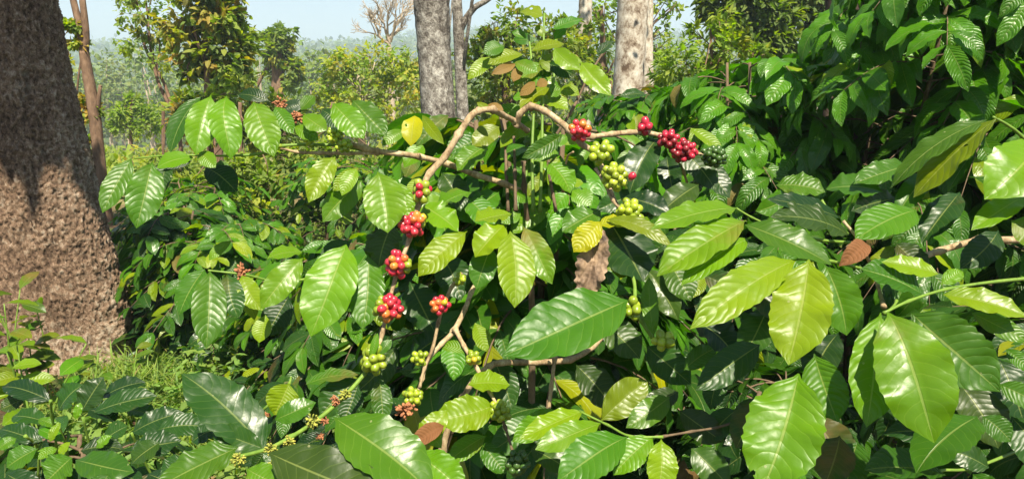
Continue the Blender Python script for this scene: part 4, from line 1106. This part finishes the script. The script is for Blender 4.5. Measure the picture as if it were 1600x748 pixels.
Q.pbranch([(905, 642, 4, 1.22), (950, 664, 5, 1.19), (985, 680, 5, 1.16), (1035, 682, 5, 1.16)], "shoot")
Q.pbranch([(1035, 682, 5, 1.16), (1080, 675, 5, 1.2), (1120, 668, 5, 1.24), (1165, 656, 6, 1.3), (1260, 640, 7, 1.38)], "twig_dark")
Q.pbranch([(1450, 748, 6, 1.0), (1470, 735, 6, 1.02), (1520, 730, 6, 1.06), (1600, 700, 7, 1.15)], "shoot")
RL = [
 (1152,325,1016,359,38,1.24,'b',{'up':.55}), (1166,344,1026,432,60,1.22,'b',{'up':.45}), (1172,372,1064,446,46,1.20,'b',{'up':.4}), (1248,404,1078,514,66,1.14,'y',{'up':.35}),
 (1164,351,1300,414,46,1.20,'m',{'up':.6}), (1326,366,1203,339,42,1.22,'d',{'up':.55,'dd':-.03}), (1312,340,1198,311,32,1.24,'d',{'up':.5,'dd':-.03}),
 (1264,405,1232,570,98,1.10,'y',{'up':.4,'roll':4,'label':'bright yellow green leaf with sun glare'}), (1288,413,1323,524,70,1.13,'g',{}), (1376,488,1354,667,78,1.04,'b',{'roll':-10}), (1387,487,1460,692,116,1.00,'b',{'up':.35,'roll':3,'label':'largest bright glossy leaf'}),
 (1424,489,1563,612,98,1.06,'m',{'up':.4}), (1272,552,1309,659,70,1.08,'g',{}), (1248,583,1190,768,124,1.06,'b',{'up':.25,'label':'broad leaf crossed by a leaf shaped shadow'}), (1474,460,1606,496,38,1.10,'y',{'up':.6}),
 (1466,428,1377,409,32,1.16,'y',{'up':.6}), (1470,445,1505,424,26,1.14,'b',{}), (1442,460,1343,420,46,1.16,'m',{'up':.75}), (1518,488,1612,534,34,1.10,'g',{}), (1572,545,1612,582,26,1.10,'g',{}),
 (1478,742,1350,734,58,1.00,'m',{'up':.8}), (1527,650,1431,740,76,1.02,'m',{'up':.6}), (1505,692,1378,678,48,1.08,'d',{'up':.7}), (1312,680,1290,755,66,1.10,'d',{}), (1340,690,1320,770,60,1.12,'m',{'up':.8}),
 (1559,184,1427,309,46,1.20,'o',{'dd':.05,'roll':30}), (1542,187,1390,296,36,1.22,'m',{'dd':.04,'up':.5}), (1630,225,1538,312,92,1.16,'b',{'up':.4}), (1606,303,1517,360,40,1.16,'b',{'up':.5}),
 (1432,328,1336,376,62,1.24,'g',{'up':.6}), (1418,258,1333,288,42,1.30,'m',{}), (1380,300,1290,296,40,1.28,'m',{'up':.6}), (1400,310,1330,330,44,1.3,'d',{}), (1600,250,1640,340,60,1.2,'g',{}), (1580,345,1640,380,50,1.2,'b',{}),
 (1450,270,1400,340,40,1.3,'m',{}), (1500,300,1440,380,50,1.32,'d',{}), (1560,360,1500,420,50,1.3,'d',{}), (1210,290,1290,300,36,1.34,'g',{'up':.6}), (1240,300,1180,330,40,1.34,'m',{}),
 (1187,538,1086,610,56,1.22,'d',{}), (1160,440,1230,500,50,1.3,'d',{}), (1200,480,1160,560,56,1.3,'d',{}), (1560,560,1600,660,70,1.16,'d',{}), (1500,600,1560,700,70,1.14,'d',{}), (1580,650,1640,740,70,1.12,'d',{}),
 (1180,620,1150,700,56,1.24,'d',{}), (1400,380,1450,430,40,1.3,'d',{}), (1560,600,1640,640,40,1.1,'m',{}), (1360,570,1420,660,70,1.2,'d',{}), (1270,650,1330,740,70,1.2,'d',{}), (1310,520,1270,600,60,1.2,'d',{}), (1450,560,1500,640,70,1.2,'d',{}),
 (1545,730,1470,700,44,1.05,'d',{}), (1520,740,1560,775,40,1.0,'m',{}),(1130,580,1110,640,40,1.35,'d',{}), (1150,640,1100,690,44,1.3,'d',{}), (1535,650,1580,690,40,1.05,'m',{}),
]
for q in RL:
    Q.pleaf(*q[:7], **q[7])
Q.pleaf(1354, 380, 1310, 416, 34, 1.19, "k", fold=.8, bend=.2, up=.1, label="curled reddish brown withered leaf")
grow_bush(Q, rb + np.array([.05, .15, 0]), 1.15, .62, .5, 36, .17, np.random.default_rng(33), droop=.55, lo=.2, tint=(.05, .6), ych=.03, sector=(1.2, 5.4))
Q.finish()

# ---- dense bush, right rear
db = np.array([2.15, 3.05, 0.0])
Dn = Plant("dense_coffee_bush", "tall dense coffee bush at upper right with drooping corrugated dark leaves", "coffee bush", db, "coffee_rear", seed=6, res=(14, 6))
DK = dict(droop=.46, ldroop=.78, ych=.05, pairs=8, wr=(.31, .40), wav=(.04, .09), tint=(.75, 1.25), bnd=(.08, .26), twig_r=.6)
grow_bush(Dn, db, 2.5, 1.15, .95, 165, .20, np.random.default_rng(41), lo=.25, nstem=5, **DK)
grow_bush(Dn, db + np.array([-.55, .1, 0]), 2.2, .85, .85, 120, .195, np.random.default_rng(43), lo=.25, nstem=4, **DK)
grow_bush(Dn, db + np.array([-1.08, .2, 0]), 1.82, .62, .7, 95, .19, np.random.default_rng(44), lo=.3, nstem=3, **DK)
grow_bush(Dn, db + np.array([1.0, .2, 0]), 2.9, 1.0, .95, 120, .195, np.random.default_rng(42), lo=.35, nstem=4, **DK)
Dn.finish()

# ---- bottom left plant
lp = np.array([-1.12, 1.75, 0.0])
Lp = Plant("young_coffee_plant", "low young coffee plant with dark shaded leaves in the bottom left corner", "coffee plant", lp, seed=8)  # shade on this plant is put into its dark leaf tints
LL = [(80,626,3,604,36,1.55,'d',{}), (128,642,162,588,42,1.55,'d',{}), (143,646,246,618,36,1.50,'d',{}), (92,642,130,600,34,1.58,'d',{}), (158,622,228,597,28,1.60,'d',{}), (206,676,288,644,38,1.45,'d',{}), (244,672,328,668,40,1.40,'d',{}),
 (204,702,284,688,44,1.36,'d',{}), (118,718,210,737,50,1.30,'m',{}), (126,704,194,702,34,1.38,'d',{}), (112,714,72,752,50,1.30,'m',{}), (60,654,88,668,18,1.45,'g',{}), (26,684,-4,702,20,1.42,'g',{}), (118,655,126,628,14,1.45,'b',{}),
 (75,660,20,650,30,1.5,'d',{}), (70,690,0,670,34,1.45,'d',{}), (60,700,10,730,36,1.38,'m',{}), (100,690,60,670,20,1.42,'g',{}), (90,700,50,715,18,1.4,'b',{}), (160,690,200,665,30,1.45,'d',{}), (180,660,140,640,30,1.5,'d',{}),
 (230,740,290,770,44,1.25,'d',{}), (300,720,250,745,40,1.22,'d',{}), (40,620,0,640,26,1.6,'d',{}), (10,740,60,775,44,1.3,'d',{}), (170,740,150,775,40,1.25,'m',{}), (200,640,240,650,26,1.55,'m',{}), (130,760,80,740,36,1.3,'d',{}),
 (78,690,95,660,14,1.4,'y',{}), (92,712,110,690,14,1.38,'y',{}), (150,700,175,680,16,1.38,'b',{}), (250,690,205,725,36,1.35,'d',{}), (300,690,340,670,30,1.35,'d',{})]
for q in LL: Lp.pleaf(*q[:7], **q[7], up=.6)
for a in [[(85, 748), (88, 700), (82, 650), (80, 625)], [(150, 748), (140, 700), (130, 650)], [(110, 748), (104, 700), (90, 660)], [(240, 748), (220, 710), (205, 676)], [(60, 748), (58, 700), (40, 680)]]:
    Lp.pbranch([(x, y, 5, 1.5 - .04 * i) for i, (x, y) in enumerate(a)], "shoot", name="stem")
grow_bush(Lp, lp, .74, .5, .4, 36, .135, np.random.default_rng(51), droop=.3, lo=.3, tint=(.0, .22), ych=.02, pairs=5)
Lp.finish()

# ---- bushes of the middle distance
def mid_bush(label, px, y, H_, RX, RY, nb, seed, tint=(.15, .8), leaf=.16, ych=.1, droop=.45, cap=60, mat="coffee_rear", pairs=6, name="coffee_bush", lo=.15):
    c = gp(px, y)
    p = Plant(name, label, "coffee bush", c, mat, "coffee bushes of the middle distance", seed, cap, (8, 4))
    grow_bush(p, c, H_, RX, RY, nb, leaf, np.random.default_rng(seed), droop=droop, lo=lo, tint=tint, ych=ych, pairs=pairs, twig_r=.6)  # shaded bushes get a lower tint range, their shade put into leaf colour
    p.finish()
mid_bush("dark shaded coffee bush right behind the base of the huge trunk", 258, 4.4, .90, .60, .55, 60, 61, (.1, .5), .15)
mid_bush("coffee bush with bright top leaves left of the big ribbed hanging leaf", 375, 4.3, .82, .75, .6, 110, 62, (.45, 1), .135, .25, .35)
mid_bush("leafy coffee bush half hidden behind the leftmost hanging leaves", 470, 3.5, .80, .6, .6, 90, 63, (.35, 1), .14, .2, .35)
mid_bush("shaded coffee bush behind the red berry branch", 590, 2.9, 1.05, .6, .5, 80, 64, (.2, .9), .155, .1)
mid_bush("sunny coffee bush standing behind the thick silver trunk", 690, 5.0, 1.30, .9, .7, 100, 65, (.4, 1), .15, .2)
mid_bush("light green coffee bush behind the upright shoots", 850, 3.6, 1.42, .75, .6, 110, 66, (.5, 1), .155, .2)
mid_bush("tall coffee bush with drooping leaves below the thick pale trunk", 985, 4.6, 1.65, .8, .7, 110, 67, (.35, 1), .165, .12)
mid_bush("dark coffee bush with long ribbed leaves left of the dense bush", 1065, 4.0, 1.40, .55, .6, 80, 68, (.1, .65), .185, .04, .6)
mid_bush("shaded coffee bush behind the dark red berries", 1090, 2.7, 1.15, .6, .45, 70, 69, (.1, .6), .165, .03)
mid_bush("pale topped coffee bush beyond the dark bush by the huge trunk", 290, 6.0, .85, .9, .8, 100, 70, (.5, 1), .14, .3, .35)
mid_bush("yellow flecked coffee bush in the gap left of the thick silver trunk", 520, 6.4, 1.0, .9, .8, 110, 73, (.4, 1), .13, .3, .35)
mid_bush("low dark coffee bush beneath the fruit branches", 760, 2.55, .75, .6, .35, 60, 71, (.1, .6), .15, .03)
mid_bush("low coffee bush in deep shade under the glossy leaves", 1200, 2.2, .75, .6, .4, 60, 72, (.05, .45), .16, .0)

# ---- small plants at the foot of the big trunk
def sprout(label, px, py, d, n, size, seed, tint=(.5, 1)):
    r = np.random.default_rng(seed)
    c = P(px, py, d); g = np.array([c[0], c[1], float(ground_z(c[0], c[1]))])
    p = Plant("leafy_sprout", label, "plant", g, "coffee", "sprouts at the foot of the huge trunk", seed, 40, (10, 6))
    for k in range(n):
        top = c + r.normal(size=3) * np.array([.10, .06, .08])
        p.branch([g + r.normal(size=3) * np.array([.04, .03, 0]), (g + top) / 2 + r.normal(size=3) * .03, top], [.005, .004, .002], "shoot", 6, name="stem")
        for j in range(6):
            u = .45 + .55 * j / 5; b = g + (top - g) * u if j < 5 else top
            az = r.uniform(0, 6.28)
            a = np.array([math.cos(az), math.sin(az) - .3, r.uniform(-.3, .35)])
            p.leaf(b, a, np.array([0, -.3, 1.0]) + r.normal(size=3) * .25, size * r.uniform(.6, 1.1), size * .42, .08, .25, .03, (r.uniform(*tint), r.uniform(0, .3), 0, 1))
    p.finish()
sprout("leafy sprout growing up the left side of the huge trunk", 22, 460, 3.3, 6, .14, 81, (.1, .7))
sprout("bright green sprout low in front of the huge trunk", 58, 578, 2.9, 3, .15, 82, (.4, .9))
sprout("small dark sprout between the buttresses of the huge trunk", 160, 560, 3.2, 3, .10, 83, (.1, .5))

# ---- grass, weeds, litter
def ground_cover():
    r = np.random.default_rng(91)
    # grass patch beside the trunk
    def blades(n, xr, yr, h, name, label, tlo=.5, thi=1):
        x = r.uniform(*xr, n); y = r.uniform(*yr, n)
        dens = np.sin(x * 5.1 + 1) * np.cos(y * 4.3) + r.uniform(-1, 1, n)
        k = dens > -.5; x, y = x[k], y[k]; n = len(x)
        z = ground_z(x, y)
        az = r.uniform(0, 6.28, n); ln = np.stack([np.cos(az), np.sin(az), np.zeros(n)], 1)
        hh = h * r.uniform(.5, 1.3, n)[:, None]
        B = np.stack([x, y, z], 1); S = np.stack([-np.sin(az), np.cos(az), np.zeros(n)], 1) * r.uniform(.003, .007, n)[:, None]
        m1 = B + ln * hh * .2 + np.array([0, 0, .6]) * hh; m2 = B + ln * hh * r.uniform(.4, .9, n)[:, None] + np.array([0, 0, .9]) * hh * r.uniform(.7, 1.05, n)[:, None]
        V = np.stack([B - S, B + S, m1 + S * .8, m1 - S * .8, m2], 1).reshape(-1, 3)
        kk = np.arange(n) * 5
        F = [(a, a + 1, a + 2, a + 3) for a in kk.tolist()] + [(a + 3, a + 2, a + 4) for a in kk.tolist()]
        T = np.zeros((n, 4)); T[:, 0] = r.uniform(tlo, thi, n); T[:, 1] = r.uniform(0, .6, n); T[:, 2] = np.where(r.uniform(size=n) < .06, .7, 0); T[:, 3] = 1
        tag(mesh_obj(name, V, F, M["weed"], tint=np.repeat(T, 5, 0), smooth=False), label, "grass", kind="stuff")
    blades(6000, (-2.3, -.6), (2.7, 4.6), .16, "grass", "sunlit green grass growing right of the huge trunk")
    blades(3600, (-2.2, -1.15), (2.9, 3.7), .15, "grass", "dense bright grass tufts at the foot of the dark bush beside the huge trunk", .3, .9)
    blades(14000, (-4, 3.2), (4.2, 9), .22, "tall_grass", "rough grass between the coffee bushes", .3, .9)
    # broad-leaved weeds
    n = 1500
    x = r.uniform(-1.75, 1.8, n); y = r.uniform(1.9, 4.8, n)
    Cs, As, Ns, Ls, Ts = [], [], [], [], []
    for i in range(n):
        z = float(ground_z(x[i], y[i])); h = r.uniform(.05, .32)
        m = 10
        az = r.uniform(0, 6.28, m)
        Cs.append(np.stack([x[i] + r.normal(size=m) * .025, y[i] + r.normal(size=m) * .025, z + h * r.uniform(.3, 1, m)], 1))
        As.append(np.stack([np.cos(az), np.sin(az), r.uniform(-.2, .6, m)], 1)); Ns.append(np.array([0, 0, 1.0]) + r.normal(size=(m, 3)) * .3)
        Ls.append(r.uniform(.03, .075, m)); t = np.zeros((m, 4)); t[:, 0] = np.clip(r.uniform(.35, 1) + r.normal(size=m) * .1, 0, 1); t[:, 1] = r.uniform(0, .35); t[:, 3] = 1; Ts.append(t)
    L = np.concatenate(Ls)
    V, F, tn = small_leaves(np.vstack(Cs), np.vstack(As), np.vstack(Ns), L, L * .45, np.vstack(Ts))
    tag(mesh_obj("undergrowth", V, F, M["weed"], tint=tn, smooth=False), "small bright weeds covering the ground beneath the coffee bushes", "weeds", kind="stuff")
    # fallen leaves
    n = 3500
    x = r.uniform(-3.5, 3.5, n); y = r.uniform(1.0, 6.5, n); z = ground_z(x, y) + .012
    az = r.uniform(0, 6.28, n)
    T = np.zeros((n, 4)); T[:, 2] = r.uniform(.6, 1, n); T[:, 0] = r.uniform(.3, 1, n); T[:, 3] = 1
    L = r.uniform(.06, .14, n)
    V, F, tn = small_leaves(np.stack([x, y, z], 1), np.stack([np.cos(az), np.sin(az), r.normal(size=n) * .1], 1), np.array([0, 0, 1.0]) + r.normal(size=(n, 3)) * .25, L, L * .45, T)
    tag(mesh_obj("fallen_leaves", V, F, M["weed"], tint=tn, smooth=False), "dry brown fallen leaves on the soil under the bushes", "litter", kind="stuff")
ground_cover()

# ---- air
def haze():
    x0, x1, y0, y1, z0, z1 = -1500, 1500, -60, 1600, -40, 75
    V = [(x, y, z) for z in (z0, z1) for y in (y0, y1) for x in (x0, x1)]
    F = [(0, 2, 3, 1), (4, 5, 7, 6), (0, 1, 5, 4), (2, 6, 7, 3), (0, 4, 6, 2), (1, 3, 7, 5)]
    m = bpy.data.materials.new("haze"); m.use_nodes = True
    nt = m.node_tree
    nt.nodes.remove(nt.nodes["Principled BSDF"])
    v = nt.nodes.new("ShaderNodeVolumePrincipled")
    v.inputs["Color"].default_value = (0.70, 0.83, 1.0, 1)
    v.inputs["Density"].default_value = 0.0016
    v.inputs["Anisotropy"].default_value = 0.2
    nt.links.new(v.outputs[0], nt.nodes["Material Output"].inputs["Volume"])
    o = mesh_obj("haze", V, F, m, smooth=False)
    tag(o, kind="stuff")
haze()
